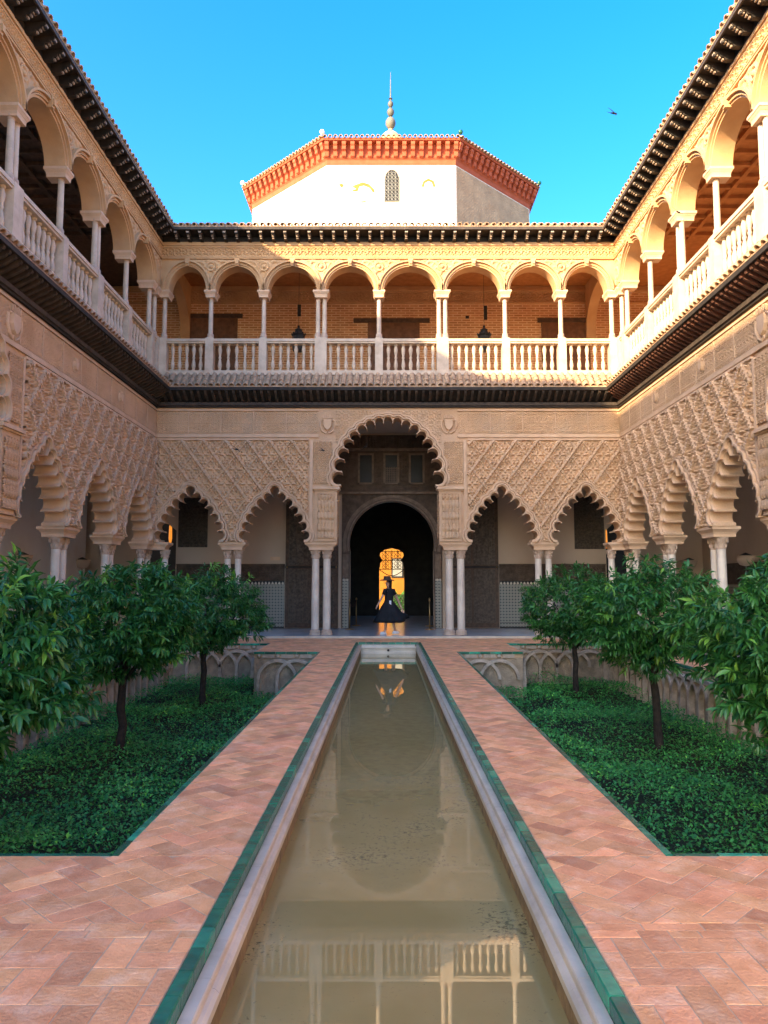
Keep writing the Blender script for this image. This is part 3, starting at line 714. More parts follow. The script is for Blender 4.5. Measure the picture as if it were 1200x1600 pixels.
def shield(T, u, z, k=1.0):
    m_ = MB(); m_.add(*[[(u+x*k, -y, z+zz*k) for x, zz, y in q] for q in ([(-.13,.16,.0),(-.13,-.02,.0),(-.08,-.13,.0),(0,-.19,.0),(.08,-.13,.0),(.13,-.02,.0),(.13,.16,.0),(-.11,.14,.09),(-.11,-.02,.09),(-.07,-.11,.09),(0,-.16,.09),(.07,-.11,.09),(.11,-.02,.09),(.11,.14,.09)],)],
          [(0,1,8,7),(1,2,9,8),(2,3,10,9),(3,4,11,10),(4,5,12,11),(5,6,13,12),(6,0,7,13),(7,8,9,10,11,12,13)])
    for i in range(5): m_.box(u+(-.12+i*.06-.018)*k, u+(-.12+i*.06+.018)*k, -.07, 0, z+.18*k, z+(.25+.03*(i % 2))*k)
    m_.box(u-.13*k, u+.13*k, -.06, 0, z+.165*k, z+.195*k)
    for sx in (-1, 1):
        m_.tube([(u+sx*.12*k, -.03, z+.14*k), (u+sx*.2*k, -.035, z+.1*k), (u+sx*.21*k, -.035, z-.05*k), (u+sx*.15*k, -.035, z-.18*k), (u+sx*.05*k, -.03, z-.24*k), (u, -.03, z-.17*k)], [.03*k,.028*k,.03*k,.026*k,.022*k,.015*k], 7)
    m_.obj('coat_of_arms', STUCCO_L, T)
EDGE_P, EDGE_Z, TOPZ = .52, 7.12, 7.60
def tilemesh(name, r_, L_, up, m):
    """half-round clay tile along +y, rising is done by the object's rotation"""
    V = []; F = []; n = 8; th = .018
    for y, rr in ((0, r_), (L_, r_*.86)):
        for q in (rr, rr-th):
            for k in range(n+1):
                a = math.pi*k/n; z = q*math.sin(a); V.append((q*math.cos(a), y, z if up else -z))
    k1 = n+1
    for k in range(n):
        F += [(k, k+1, 2*k1+k+1, 2*k1+k), (k1+k, 3*k1+k, 3*k1+k+1, k1+k+1), (k, k1+k, k1+k+1, k+1), (2*k1+k, 2*k1+k+1, 3*k1+k+1, 3*k1+k)]
    F += [(0, 2*k1, 3*k1, k1), (n, k1+n, 3*k1+n, 2*k1+n)]
    if not up: F = [tuple(reversed(f)) for f in F]
    me = mk(name, V, F, m); autosmooth(me, 50); return me
CT = tilemesh('roof_tile', .075, .27, True, ROOF); PT = tilemesh('roof_tile', .07, .30, False, ROOF)
def tiles_along(P, u0, u1, lim, p, z, pitch, courses, step=.2, r0=random):
    """courses of half-round tiles; lim(u) gives how far from the wall the eave may reach at u"""
    n = int(round((u1-u0)/step)); st = (u1-u0)/n; sl_ = math.tan(pitch)
    for i in range(n):
        u = u0+st*(i+.5)
        for c in range(courses):
            off = c*.21*math.cos(pitch)
            if p-off > lim(u)+.02: continue
            j = lambda a: random.uniform(-a, a)
            link('roof_tile', CT, P, (u+j(.008), -p+off+j(.012), z+off*sl_+.028+.012*(c % 2)), (pitch+j(.03), j(.04), j(.05)))
        u2 = u+st/2
        if p <= lim(u2)+.02: link('roof_tile', PT, P, (u2+random.uniform(-.006,.006), -p+.02, z+.05), (pitch, 0, random.uniform(-.03,.03)))
def lower_eave(T, u0, u1, lim, rstep, rafter_mat=None):
    pitch = math.atan((TOPZ-EDGE_Z)/EDGE_P)
    def trap(y0, z0, y1, z1, th):   # board between two lines parallel to the wall, mitred at the corners
        a0, b0 = u0 + mit0*max(0, -y0), u1 - mit1*max(0, -y0); a1, b1 = u0 + mit0*max(0, -y1), u1 - mit1*max(0, -y1)
        V = [(a0,y0,z0),(b0,y0,z0),(b1,y1,z1),(a1,y1,z1),(a0,y0,z0+th),(b0,y0,z0+th),(b1,y1,z1+th),(a1,y1,z1+th)]
        return V, [(0,1,2,3),(7,6,5,4),(0,4,5,1),(1,5,6,2),(2,6,7,3),(3,7,4,0)]
    mit0 = 1 if lim(u0) < .1 else 0; mit1 = 1 if lim(u1) < .1 else 0
    b = MB(); b.add(*trap(-.01, 6.80, -EDGE_P+.03, 7.075, .03))
    P = b.obj('lower_eave', WOOD_D, T)
    MB().add(*trap(-.012, 6.62, -.075, 6.62, .15)).obj('fascia', WOOD_D, P); MB().add(*trap(-.076, 6.66, -.115, 6.67, .09)).obj('fascia', WOOD_R, P)
    MB().add(*trap(-EDGE_P+.05, 7.02, -EDGE_P+.005, 7.022, .085)).obj('eave_board', WOOD_D, P)
    rb = MB(); rb.add(*trap(0, TOPZ-.03, -EDGE_P, EDGE_Z-.01, .02)); rb.obj('roof_bed', ROOF, P)
    w_ = .034
    prof = [(-.02, 6.74), (-.02, 6.80), (-EDGE_P+.055, 7.06), (-EDGE_P+.055, 6.985), (-EDGE_P+.075, 6.955), (-EDGE_P+.10, 6.975), (-EDGE_P+.13, 6.93)]
    rm = MB().prismx(prof, -w_, w_).mesh('rafter', rafter_mat or WOOD_R)
    n = int((u1-u0)/rstep); st = (u1-u0)/n
    for i in range(n):
        u = u0+st*(i+.5)
        k = min(1, (lim(u)+.01)/EDGE_P)
        if k > .98: link('rafter', rm, P, (u, 0, 0))
        elif k > .2:
            pr2 = [(-.02, 6.74), (-.02, 6.80), (-EDGE_P*k+.03, 6.80+.27*k), (-EDGE_P*k+.03, 6.74+.25*k)]
            MB().prismx(pr2, u-w_, u+w_).obj('rafter', rafter_mat or WOOD_R, P)
    tiles_along(P, u0, u1, lim, EDGE_P, EDGE_Z, pitch, 3)
UP_P, UP_Z = .50, 11.90
def upper_eave(T, u0, u1, lim, cstep, depth=4.4, slope=.40):
    pitch = math.atan(slope); mit0 = 1 if lim(u0) < .1 else 0; mit1 = 1 if lim(u1) < .1 else 0
    def trap(y0, z0, y1, z1, th):
        a0, b0 = u0 + mit0*(-y0), u1 - mit1*(-y0); a1, b1 = u0 + mit0*(-y1), u1 - mit1*(-y1)
        V = [(a0,y0,z0),(b0,y0,z0),(b1,y1,z1),(a1,y1,z1),(a0,y0,z0+th),(b0,y0,z0+th),(b1,y1,z1+th),(a1,y1,z1+th)]
        return V, [(0,1,2,3),(7,6,5,4),(0,4,5,1),(1,5,6,2),(2,6,7,3),(3,7,4,0)]
    P = MB().add(*trap(-.01, UP_Z-.12, -UP_P+.02, UP_Z-.06, .035)).obj('upper_eave', WOOD_D, T)
    MB().add(*trap(-.012, 11.62, -.05, 11.62, .15)).obj('wall_plate', WOOD_D, P)
    MB().add(*trap(-UP_P+.055, UP_Z-.095, -UP_P+.012, UP_Z-.095, .07)).obj('eave_board', WOOD_R, P)
    MB().add(*trap(depth, UP_Z+slope*(depth+UP_P), -UP_P+.01, UP_Z-.012, .022)).obj('roof_plane', ROOF, P)
    pr = [(-.05, 11.60), (-.05, 11.785), (-UP_P+.07, UP_Z-.075), (-UP_P+.06, UP_Z-.14), (-UP_P+.09, UP_Z-.185), (-UP_P+.15, UP_Z-.17), (-UP_P+.17, UP_Z-.23), (-UP_P+.24, UP_Z-.235), (-UP_P+.27, UP_Z-.29), (-.11, 11.60)]
    cmh = MB().prismx(pr, -.05, .05); cmh.lathe([(.001,-.03),(.042,-.012),(.042,.012),(.001,.03)], 7, 0, -UP_P+.085); 
    for q in range(len(cmh.V)-28, len(cmh.V)): x, y, z = cmh.V[q]; cmh.V[q] = (x, y, z+UP_Z-.19)
    cm_ = cmh.mesh('corbel', WOOD_D); face = MB()
    for i in range(4): face.box(-.04+.004*i, .04-.004*i, -UP_P+.045+i*.055, -UP_P+.075+i*.055, UP_Z-.17-i*.04, UP_Z-.135-i*.04)
    fm = face.mesh('carved_face', mat('pale_carving', (.42,.33,.25), (.25,.19,.14), rough=.9, scale=12))
    n = int((u1-u0)/cstep); st = (u1-u0)/n
    for i in range(n):
        u = u0+st*(i+.5)
        if lim(u) < UP_P*.85: continue
        c = link('corbel', cm_, P, (u, 0, 0)); link('carved_face', fm, c)
    tiles_along(P, u0, u1, lim, UP_P, UP_Z, pitch, 2)
BAL = autosmooth(MB().lathe([(.062,0),(.062,.035),(.035,.055),(.045,.085),(.062,.15),(.058,.20),(.04,.29),(.03,.335),(.044,.355),(.044,.385),(.03,.405),(.04,.45),(.058,.54),(.062,.59),(.045,.655),(.035,.68),(.062,.70),(.062,.735)], 10).mesh('baluster', BALUST), 50)
SPRING = 10.15; ARISE = .73
def upper_storey(T, u0, u1, cols, bays_nb, back_stop=None):
    """cols: (u, pair); the arcade, balustrade and reliefs of the upper gallery"""
    # balustrade
    b = MB(); b.box(u0, u1, -.03, .25, TOPZ, TOPZ+.13); B = b.obj('balustrade', BALUST, T)
    r_ = MB(); r_.box(u0, u1, -.02, .24, 8.55, 8.60); r_.box(u0, u1, -.045, .265, 8.6001, 8.68); r_.obj('hand_rail', BALUST, B)
    us = [c[0] for c in cols]
    for u, pair in cols:
        a = .175 if pair else .115
        m_ = MB(); m_.box(u-a, u+a, -.05, .27, TOPZ-.005, 8.70); m_.box(u-a-.012, u+a+.012, -.062, .282, TOPZ-.02, TOPZ+.10); m_.obj('post', BALUST, B)
        for du in ((-.095, .095) if pair else (0,)): column(T, u+du, .11, .066, 8.88, 9.90)
        MB().box(u-a+.02, u+a-.02, 0, .22, 8.7001, 8.73).obj('plinth', BALUST, B)
        impost(T, u, .17, a+.065, .25, SPRING-.215)
    edges = [u0] + us + [u1]
    for i in range(len(edges)-1):
        a, c = edges[i], edges[i+1]
        if c-a < .5: continue
        a += .17; c -= .17; n = bays_nb if c-a > 1 else max(2, int((c-a)/.23))
        n = max(2, int(round((c-a)/.225)))
        for k in range(n): link('baluster', BAL, B, (a+(c-a)*(k+.5)/n, .11, TOPZ+.13), (0,0,random.random()), (1,1,(8.55-TOPZ-.13)/.735))
    # arcade wall
    ar = []; ed = [u0+.02] + us + [u1-.02]; ed = sorted(set(ed))
    bays = []
    for i in range(len(ed)-1):
        if ed[i+1]-ed[i] > .9: bays.append(((ed[i]+ed[i+1])/2, (ed[i+1]-ed[i])/2-.135))
    path = [(u0, SPRING)]; excl = []
    for c, rx_ in bays:
        for k in range(25):
            a = math.pi - math.pi*k/24; path.append((c+rx_*math.cos(a), SPRING+.0001+ARISE*math.sin(a)))
        excl.append([(c+(rx_+.17)*math.cos(a), SPRING-.05+(ARISE+.21)*math.sin(a)) for a in [math.pi-math.pi*k/24 for k in range(25)]])
    path += [(u1, SPRING), (u1, 11.74), (u0, 11.74)]
    link('arcade_wall', slab_mesh('arcade_wall', [path], 0, .42, STONE), T)
    def aband(c, rx_, g0, g1, pr):
        o = [(c+(rx_+g1)*math.cos(a), SPRING+(ARISE+g1)*math.sin(a)) for a in [math.pi-math.pi*k/28 for k in range(29)]]
        i_ = [(c+(rx_+g0)*math.cos(a), SPRING+(ARISE+g0)*math.sin(a)) for a in [math.pi*k/28 for k in range(29)]]
        return slab_mesh('archivolt', [o+i_], -pr, .001, STONE)
    for c, rx_ in bays:
        for g0, g1, pr in ((0, .045, .02), (.046, .075, .06), (.09, .118, .045), (.119, .165, .11)): link('archivolt', aband(c, rx_, g0, g1, pr), T)
        k = MB(); z = SPRING+ARISE; k.prism([(c-.045, z-.02), (c+.045, z-.02), (c+.075, z+.19), (c-.075, z+.19)], -.13, 0); k.prism([(c-.035, z+.03), (c+.035, z+.03), (c+.05, z+.15), (c-.05, z+.15)], -.17, -.131); k.obj('keystone', STONE, T)
    # spandrel reliefs and roundels above each support
    for u in [e_ for e_ in ed if u0+.3 < e_ < u1-.3]:
        me = hf_mesh('spandrel_relief', u-.62, u+.62, SPRING+.14, 11.10, 56, 44, lambda X, Z: h_rinceau((X)*1.3, (Z-10.6)*2.2), STONE, excl=excl, rad=1); link('spandrel_relief', me, T, (0,-.004,0))
        rd = MB(); rd.lathe([(.145,0),(.15,.03),(.135,.05),(.115,.05),(.105,.02),(.06,.02),(.055,.05),(.03,.07),(.001,.075)], 18)
        rd.obj('roundel', STONE, T, True, loc=(u, -.004, 10.87), rot=(R(90),0,0))
    # frieze and cornice
    c = MB(); c.box(u0, u1, -.06, .001, 11.105, 11.15); c.box(u0, u1, -.075, .001, 11.1501, 11.175); K = c.obj('cornice', STONE, T)
    d = MB(); d.box(u0, u1, -.05, .001, 11.455, 11.50); d.box(u0, u1, -.085, .001, 11.5001, 11.56); d.box(u0, u1, -.06, .001, 11.5601, 11.615); d.obj('cornice', STONE, T)
    n = max(1, round((u1-u0)/.8)); w_ = (u1-u0)/n
    me = hf_mesh('relief_panel', -w_/2, w_/2, 11.18, 11.45, 64, 26, lambda a, b_: h_rinceau(a*1.0, b_)*1.1, STONE)
    for i in range(n): link('relief_panel', me, K, (u0+w_*(i+.5), -.004, 0))
    return bays
def gallery(T, u0, u1, depth, ceil_mat, low_ceil=6.60):
    MB().box(u0, u1, .42, depth, 11.80, 11.9).obj('gallery_ceiling', ceil_mat, T)
    MB().box(u0, u1, .0, depth, low_ceil+.02, TOPZ-.04).obj('gallery_floor', PLASTER, T)
def wall_lim(a, b):        # eave reach limited by neighbours at both ends (None = open)
    return lambda u: min(9 if a is None else u-a, 9 if b is None else b-u)

# ------------------------------------------------------------------ far wing
FW = tag(empty('palace_wing', (0, WY, 0)), 'far palace wing facing the pool with tall lobed central arch', 'palace wing', 'wings round the courtyard')
BK = 3.8                                   # depth of the galleries
fc = [(-5.70, .98), (-3.27, .98), (3.27, .98), (5.70, .98)]; LB = [lobes_small(c, k) for c, k in fc]; BIG = lobes_big(0)
poly = [(-7.25, ZB)]
for i, C in enumerate(LB[:2]): poly += foot(lobe_path(C, 0), ZB)
big = lobe_path(BIG, 0); big = [(-1.46, ZB), (-1.46, 4.27)] + [p for p in big if p[1] > 4.28] + [(1.46, 4.27), (1.46, ZB)]
poly += big
for C in LB[2:]: poly += foot(lobe_path(C, 0), ZB)
poly += [(7.25, ZB), (7.25, 6.615), (-7.25, 6.615)]
link('lower_wall', slab_mesh('lower_wall', [poly], 0, .5, STUCCO), FW)
excl = [foot(lobe_path(C, .155, 90), ZB-.1) for C in LB]
sebka(FW, -6.74, -2.30, ZB+.03, 5.66, excl[:2], -1); sebka(FW, 2.30, 6.74, ZB+.03, 5.66, excl[2:], 1)
for C in LB: arch_band(FW, C, ZB+.003)
for g0, g1, pr in ((.0, .035, .06), (.036, .08, .13), (.105, .155, .085)):
    inn = [p for p in lobe_path(BIG, g0, 118 if g0 == 0 else 95) if p[1] > 4.31]; out = [p for p in lobe_path(BIG, g1, 90) if p[1] > 4.31]
    inn = [(inn[0][0], 4.31)]+inn+[(inn[-1][0], 4.31)]; out = [(out[0][0], 4.31)]+out+[(out[-1][0], 4.31)]
    link('arch_moulding', slab_mesh('arch_moulding', [out+inn[::-1]], -pr, .001, STUCCO_L), FW)
bigx = [(-1.75, 4.3)] + [p for p in lobe_path(BIG, .15, 90) if p[1] > 4.3] + [(1.75, 4.3)]
for s in (-1, 1):
    a, b = sorted((s*1.47, s*2.10))
    pm = MB(); pm.box(a, b, -.07, .3, ZB+.02, 4.18); P = pm.obj('pilaster', STUCCO, FW)
    link('pilaster_panel', hf_mesh('pilaster_panel', a+.07, b-.07, ZB+.12, 4.08, 30, 70, lambda x, z: h_strap(x, z*2.2)*1.3, STUCCO, y=-.072), P)
    link('reveal_panel', hf_mesh('reveal_panel', .0, .28, ZB+.12, 4.08, 16, 70, lambda x, z: h_strap(x*.5, z*2.2)*1.3, STUCCO), P, (s*1.468 , .29 if s > 0 else -.0, 0), (0,0,R(-90) if s > 0 else R(90)))
    l_ = MB(); l_.box(a-.04, b+.05, -.10, .32, 4.181, 4.22); l_.box(a-.07, b+.08, -.14, .34, 4.2201, 4.275); l_.box(a-.04, b+.05, -.11, .32, 4.2751, 4.305); l_.obj('ledge', STUCCO_L, FW)
    # strip panels beside and above the tall arch
    a2, b2 = sorted((s*1.62, s*2.16))
    link('strip_panel', hf_mesh('strip_panel', a2, b2, 4.40, 5.62, 44, 90, lambda x, z: h_strap(x*.8, z*1.7)*1.1, STUCCO, excl=[bigx]), FW, (0,-.004,0))
    e0, e1 = sorted((s*2.18, s*2.26)); MB().box(e0, e1, -.04, .001, 2.73, 5.66).obj('border_strip', STUCCO_L, FW)
    shield(FW, s*1.76, 6.12, 1.05)
fr = MB()
for a, b in ((-6.75, -2.02), (2.02, 6.75)): frieze(FW, a, b, 5.86, 6.52, 5)
for s in (-1, 1):
    a, b = sorted((s*.30, s*1.52))
    link('spandrel_panel', hf_mesh('spandrel_panel', a, b, 5.2, 6.52, 70, 76, lambda x, z: h_strap(x*1.1, z*1.3), STUCCO, excl=[bigx]), FW, (0,-.003,0))
for s in (-1, 1):
    for u, k in ((4.485, .15), (1.93, .165)):
        for d in (-1, 1): column(FW, s*u+d*k, .22, .098 if k < .16 else .112, .21, 2.24)
        impost(FW, s*u, .24, .40 if k < .16 else .46, .27, 2.485)
    column(FW, s*6.45, .22, .098, .21, 2.24)
    column(FW, s*6.97, .22, .098, .21, 2.24)
    impost(FW, s*6.72, .24, .42, .27, 2.485)
MB().box(-7.25, 7.25, .0, .5, 6.6151, 7.56).obj('floor_band', STUCCO, FW)
fl = wall_lim(-6.75, 6.75)
lower_eave(FW, -6.75, 6.75, fl, .2)
upper_storey(FW, -6.75, 6.75, [(-6.62, False), (-5.25, False), (-3.68, False), (-1.98, True), (-.27, False), (1.60, True), (3.46, False), (5.11, False), (6.62, False)], 6)
upper_eave(FW, -6.75, 6.75, fl, .352)
gallery(FW, -7.25, 7.25, BK, WOOD_C)
# inside of the far wing: lower back wall with the great doorway
DX = .13
door = [(DX-1.40, -.2), (DX-1.40, 2.62)] + [(DX+1.43*math.cos(a), 2.86+1.44*math.sin(a)) for a in [R(190)-R(200)*k/30 for k in range(31)]] + [(DX+1.40, 2.62), (DX+1.40, -.2)]
bw = [(-11, -.2)] + [(-8.25, -.2), (-8.25, 3.3), (-7.7, 3.75), (-7.12, 3.3), (-7.12, -.2)] + door + [(7.32, -.2), (7.32, 3.3), (7.8, 3.75), (8.4, 3.3), (8.4, -.2), (11, -.2), (11, 6.62), (-11, 6.62)]
link('back_wall', slab_mesh('back_wall', [bw], BK, BK+.4, PLASTER), FW)
MB().box(-8.5, 8.5, BK+.9, BK+1.0, -.2, 6.6).obj('corner_room_wall', DARK, FW).hide_render = False
bpy.data.objects.remove([o for o in FW.children if o.name.startswith('corner_room_wall')][0])
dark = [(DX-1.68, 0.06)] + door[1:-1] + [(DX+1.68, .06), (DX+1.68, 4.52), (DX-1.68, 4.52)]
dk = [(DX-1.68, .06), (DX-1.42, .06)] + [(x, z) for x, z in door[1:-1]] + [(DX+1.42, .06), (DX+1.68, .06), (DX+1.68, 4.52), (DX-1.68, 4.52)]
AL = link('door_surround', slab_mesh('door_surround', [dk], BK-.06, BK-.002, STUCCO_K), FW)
def arcband(r0, r1, y0, y1, m, nm):
    A = [R(190)-R(200)*k/40 for k in range(41)]
    o = [(DX+r1*math.cos(a), 2.86+r1*math.sin(a)) for a in A]; i_ = [(DX+r0*math.cos(a), 2.86+r0*math.sin(a)) for a in A[::-1]]
    return link(nm, slab_mesh(nm, [o+i_], y0, y1, m), AL)
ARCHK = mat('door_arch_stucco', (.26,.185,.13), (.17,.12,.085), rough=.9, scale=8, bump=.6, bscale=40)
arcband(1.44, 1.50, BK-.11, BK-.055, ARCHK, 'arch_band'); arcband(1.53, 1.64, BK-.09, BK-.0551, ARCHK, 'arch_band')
for s in (-1, 1):
    x = DX+s*1.55
    MB().box(x-.10, x+.10, BK-.10, BK-.061, 0.06, 1.62).obj('mosaic_pier', DADO, AL)
    for i in range(4): MB().prism([(x-.10+.05*i+.006, 1.6201), (x-.10+.05*i+.044, 1.6201), (x-.10+.05*i+.044, 1.66), (x-.10+.05*i+.025, 1.70), (x-.10+.05*i+.006, 1.66)], BK-.10, BK-.061).obj('merlon', CURB, AL)
    MB().box(x-.10, x+.10, BK-.085, BK-.061, 1.72, 2.5).obj('jamb_panel', ARCHK, AL)
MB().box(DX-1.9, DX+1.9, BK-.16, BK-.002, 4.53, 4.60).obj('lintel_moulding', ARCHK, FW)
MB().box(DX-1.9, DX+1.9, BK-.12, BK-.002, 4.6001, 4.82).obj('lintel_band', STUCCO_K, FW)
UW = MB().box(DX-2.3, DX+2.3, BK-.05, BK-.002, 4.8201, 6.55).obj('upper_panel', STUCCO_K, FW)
for k in (-1, 0, 1):
    x = DX-.02+k*.86
    MB().box(x-.22, x+.22, BK-.09, BK-.0501, 4.86, 4.92).obj('sill', ARCHK, UW); MB().box(x-.27, x-.2, BK-.085, BK-.0501, 4.9201, 5.86).obj('jamb', ARCHK, UW); MB().box(x+.2, x+.27, BK-.085, BK-.0501, 4.9201, 5.86).obj('jamb', ARCHK, UW)
    MB().box(x-.27, x+.27, BK-.085, BK-.0501, 5.8601, 5.92).obj('head', ARCHK, UW)
    MB().box(x-.1999, x+.1999, BK-.058, BK-.0501, 4.9201, 5.8599).obj('window_pane', IRON, UW)
    if k == 0:
        gmz = MB()
        for i in range(7):
            gmz.box(x-.19+i*.06, x-.17+i*.06, BK-.075, BK-.0581, 4.93, 5.45); 
        for i in range(8): gmz.box(x-.195, x+.195, BK-.0855, BK-.0752, 4.94+i*.065, 4.955+i*.065)
        gmz.obj('window_lattice', ARCHK, UW)
for k in (-1, 1):
    x = DX-.02+k*.43; link('relief_panel', hf_mesh('relief_panel', x-.15, x+.15, 4.93, 5.84, 18, 48, lambda a, b: h_strap(a*.5, b*1.6)*1.6, STUCCO_K), UW, (0, BK-.0505, 0))
MB().box(DX-2.3, DX+2.3, BK-.14, BK-.0503, 6.0, 6.09).obj('cornice', ARCHK, UW)
link('relief_panel', hf_mesh('relief_panel', DX-2.2, DX+2.2, 6.1, 6.5, 140, 20, lambda a, b: h_strap(a*5, b)*1.6, STUCCO_K), UW, (0, BK-.0505, 0))
# dado and pictures on the plaster
MCR = None
for s, a, b in ((-1, -7.08, -3.46), (1, 3.72, 7.28)):
    D_ = MB().box(a, b, BK-.05, BK-.002, .10, 1.50).obj('mosaic_dado', DADO, FW)
    MB().box(a, b, BK-.055, BK-.002, .03, .0999).obj('skirting', IRON, D_); MB().box(a, b, BK-.06, BK-.002, .22, .235).obj('border_line', IRON, D_)
    n = int((b-a)/.11)
    mm = MB().prism([(-.035, 1.5001), (.035, 1.5001), (.035, 1.55), (.02, 1.55), (.02, 1.58), (-.02, 1.58), (-.02, 1.55), (-.035, 1.55)], BK-.055, BK-.002).mesh('merlon', CURB)
    MB().box(a, b, BK-.048, BK-.002, 1.5001, 1.62).obj('merlon_ground', IRON, D_)
    for i in range(n): link('merlon', mm, D_, (a+(b-a)*(i+.5)/n, -.0, 0))
    F_ = MB().box(a, b, BK-.05, BK-.002, 1.6201, 2.14).obj('carved_frieze', STUCCO_K, FW)
    link('relief_panel', hf_mesh('relief_panel', a+.05, b-.05, 1.66, 2.10, 150, 24, lambda x, z: h_strap(x*4.2, z)*1.2, STUCCO_K), F_, (0, BK-.052, 0))
    MB().box(a, b, BK-.08, BK-.002, 2.1401, 2.18).obj('ledge', STUCCO_K, F_)
for a, b, z0, z1, lb in ((-7.05, -6.07, 2.74, 4.40, 'square'), (6.27, 7.26, 2.68, 4.48, 'square')):
    o = MB().box(a, b, BK-.03, BK-.002, z0, z1).obj('stucco_grille', PIC, FW)
    link('relief_panel', hf_mesh('relief_panel', a+.06, b-.06, z0+.06, z1-.06, 46, 76, lambda x, z: h_strap(x*1.2, z*2.0)*1.6, PIC), o, (0, BK-.031, 0))
    f = MB(); f.box(a, b, BK-.05, BK-.0301, z0, z0+.05); f.box(a, b, BK-.05, BK-.0301, z1-.05, z1); f.box(a, a+.05, BK-.0502, BK-.0301, z0+.05, z1-.05); f.box(b-.05, b, BK-.0502, BK-.0301, z0+.05, z1-.05); f.obj('border', PIC, o)
MB().box(-3.95, -3.62, BK-.015, BK-.002, 2.30, 2.42).obj('name_plate', STUCCO_L, FW)
# the two great door leaves folded open against the wall
def door_leaf(x0, x1, label):
    T = tag(empty('door_leaf', ((x0+x1)/2, WY+BK-.1, .05)), label, 'door', 'tall wooden door leaves beside the doorway'); w_ = x1-x0
    b = MB().box(-w_/2, w_/2, -.05, .04, 0.02, 4.42).obj('leaf_board', WOOD_K, T)
    for z0, z1 in ((.18, 1.95), (2.1, 4.28)):
        n = 2
        for i in range(n):
            a = -w_/2+.12+(w_-.16)/n*i; c = a+(w_-.16)/n-.08
            P = MB().box(a, c, -.066, -.0501, z0, z1).obj('panel', PIC, T)
            link('carving', hf_mesh('carving', a+.06, c-.06, z0+.06, z1-.06, 30, 60, lambda x, z: h_strap(x*.9, z*2.0)*.9, PIC), P, (0,-.067,0))
            f = MB(); f.box(a-.03, c+.03, -.085, -.0502, z1+.001, z1+.035); f.box(a-.03, c+.03, -.085, -.0502, z0-.035, z0-.001); f.box(a-.03, a-.001, -.084, -.0502, z0, z1); f.box(c+.001, c+.03, -.084, -.0502, z0, z1); f.obj('moulding', WOOD_K, P)
    MB().box(-w_/2, w_/2, -.09, -.0503, 1.985, 2.06).obj('cross_rail', WOOD_D, T)
    for sx in (-1, 1): MB().lathe([(.03,0),(.03,.015),(.012,.03),(.001,.035)], 10).obj('stud', BRASS, T, True, loc=(sx*(w_/2-.06), -.0905, 2.02), rot=(R(90),0,0))
door_leaf(-3.42, -1.66, 'dark carved wooden door leaf folded open left of the great doorway')
door_leaf(1.93, 3.68, 'dark carved wooden door leaf folded open right of the great doorway')
# upper gallery back wall, doors, slits
link('upper_back_wall', slab_mesh('upper_back_wall', [[(-11,7.5),(11,7.5),(11,11.85),(-11,11.85)]], BK, BK+.4, BRICK), FW)
ub = MB(); ub.box(-10.4, 10.4, BK-.07, BK-.002, 11.16, 11.22); ub.box(-10.4, 10.4, BK-.09, BK-.002, 11.58, 11.66); UB = ub.obj('inner_cornice', STONE, FW)
me = hf_mesh('relief_panel', -.6, .6, 11.23, 11.575, 70, 28, lambda a, b: h_rinceau(a*1.4, b)*1.1, STONE)
for i in range(12): link('relief_panel', me, UB, (-6.6+1.2*i, BK-.004, 0))
MB().box(-10.4, 10.4, BK-.03, BK-.002, 11.661, 11.79).obj('cornice_board', STONE, FW)
def gdoor(x0, x1, lx0, lx1, zt):
    T = MB().box(x0, x1, BK-.03, BK-.002, 7.57, zt).obj('gallery_door', WOOD_M, FW); c = (x0+x1)/2
    MB().box(lx0, lx1, BK-.06, BK-.0021, zt+.002, zt+.15).obj('lintel', WOOD_K, T)
    for i in range(4):
        a = x0+.08+(x1-x0-.12)/4*i; b = a+(x1-x0-.12)/4-.05
        for z0, z1 in ((7.8, 8.9), (9.0, zt-.7), (zt-.6, zt-.1)):
            P = MB().box(a, b, BK-.045, BK-.0301, z0, z1).obj('door_panel', WOOD_M, T); MB().box(a+.05, b-.05, BK-.06, BK-.0451, z0+.05, z1-.05).obj('raised_field', WOOD_M, P)
    fr = MB(); fr.box(x0-.09, x0-.001, BK-.05, BK-.0022, 7.57, zt); fr.box(x1+.001, x1+.09, BK-.05, BK-.0022, 7.57, zt); fr.obj('door_frame', WOOD_M, T)
gdoor(-.60, 1.0, -1.19, 1.44, 10.49); gdoor(-6.75, -5.28, -7.0, -5.02, 10.65); gdoor(5.38, 6.86, 5.16, 6.97, 10.50)
for x, z0, z1 in ((-3.07, 10.72, 11.14), (3.37, 10.6, 11.1)): MB().box(x-.06, x+.06, BK-.012, BK-.002, z0, z1).obj('wall_slit', IRON, FW)
MB().box(2.68, 2.80, BK-.02, BK-.002, 10.64, 10.74).obj('vent', IRON, FW)
for s in (-1, 1):      # arches crossing the gallery at the corners, springing from a bracket
    P = [(.43, SPRING-.1), (.43, SPRING)]
    for k in range(21):
        a = math.pi - math.pi*k/20; P.append((2.08+1.60*math.cos(a), SPRING+.02+1.15*math.sin(a)))
    P += [(3.68, SPRING-.05), (3.74, SPRING-.35), (3.79, SPRING-.38), (3.79, 11.79), (.43, 11.79)]
    P = [(.43, SPRING)] + P[2:]
    me = slab_mesh('transverse_arch', [P], -.16, .16, STONE); link('transverse_arch', me, FW, (s*6.98, 0, 0), (0,0,R(90)))
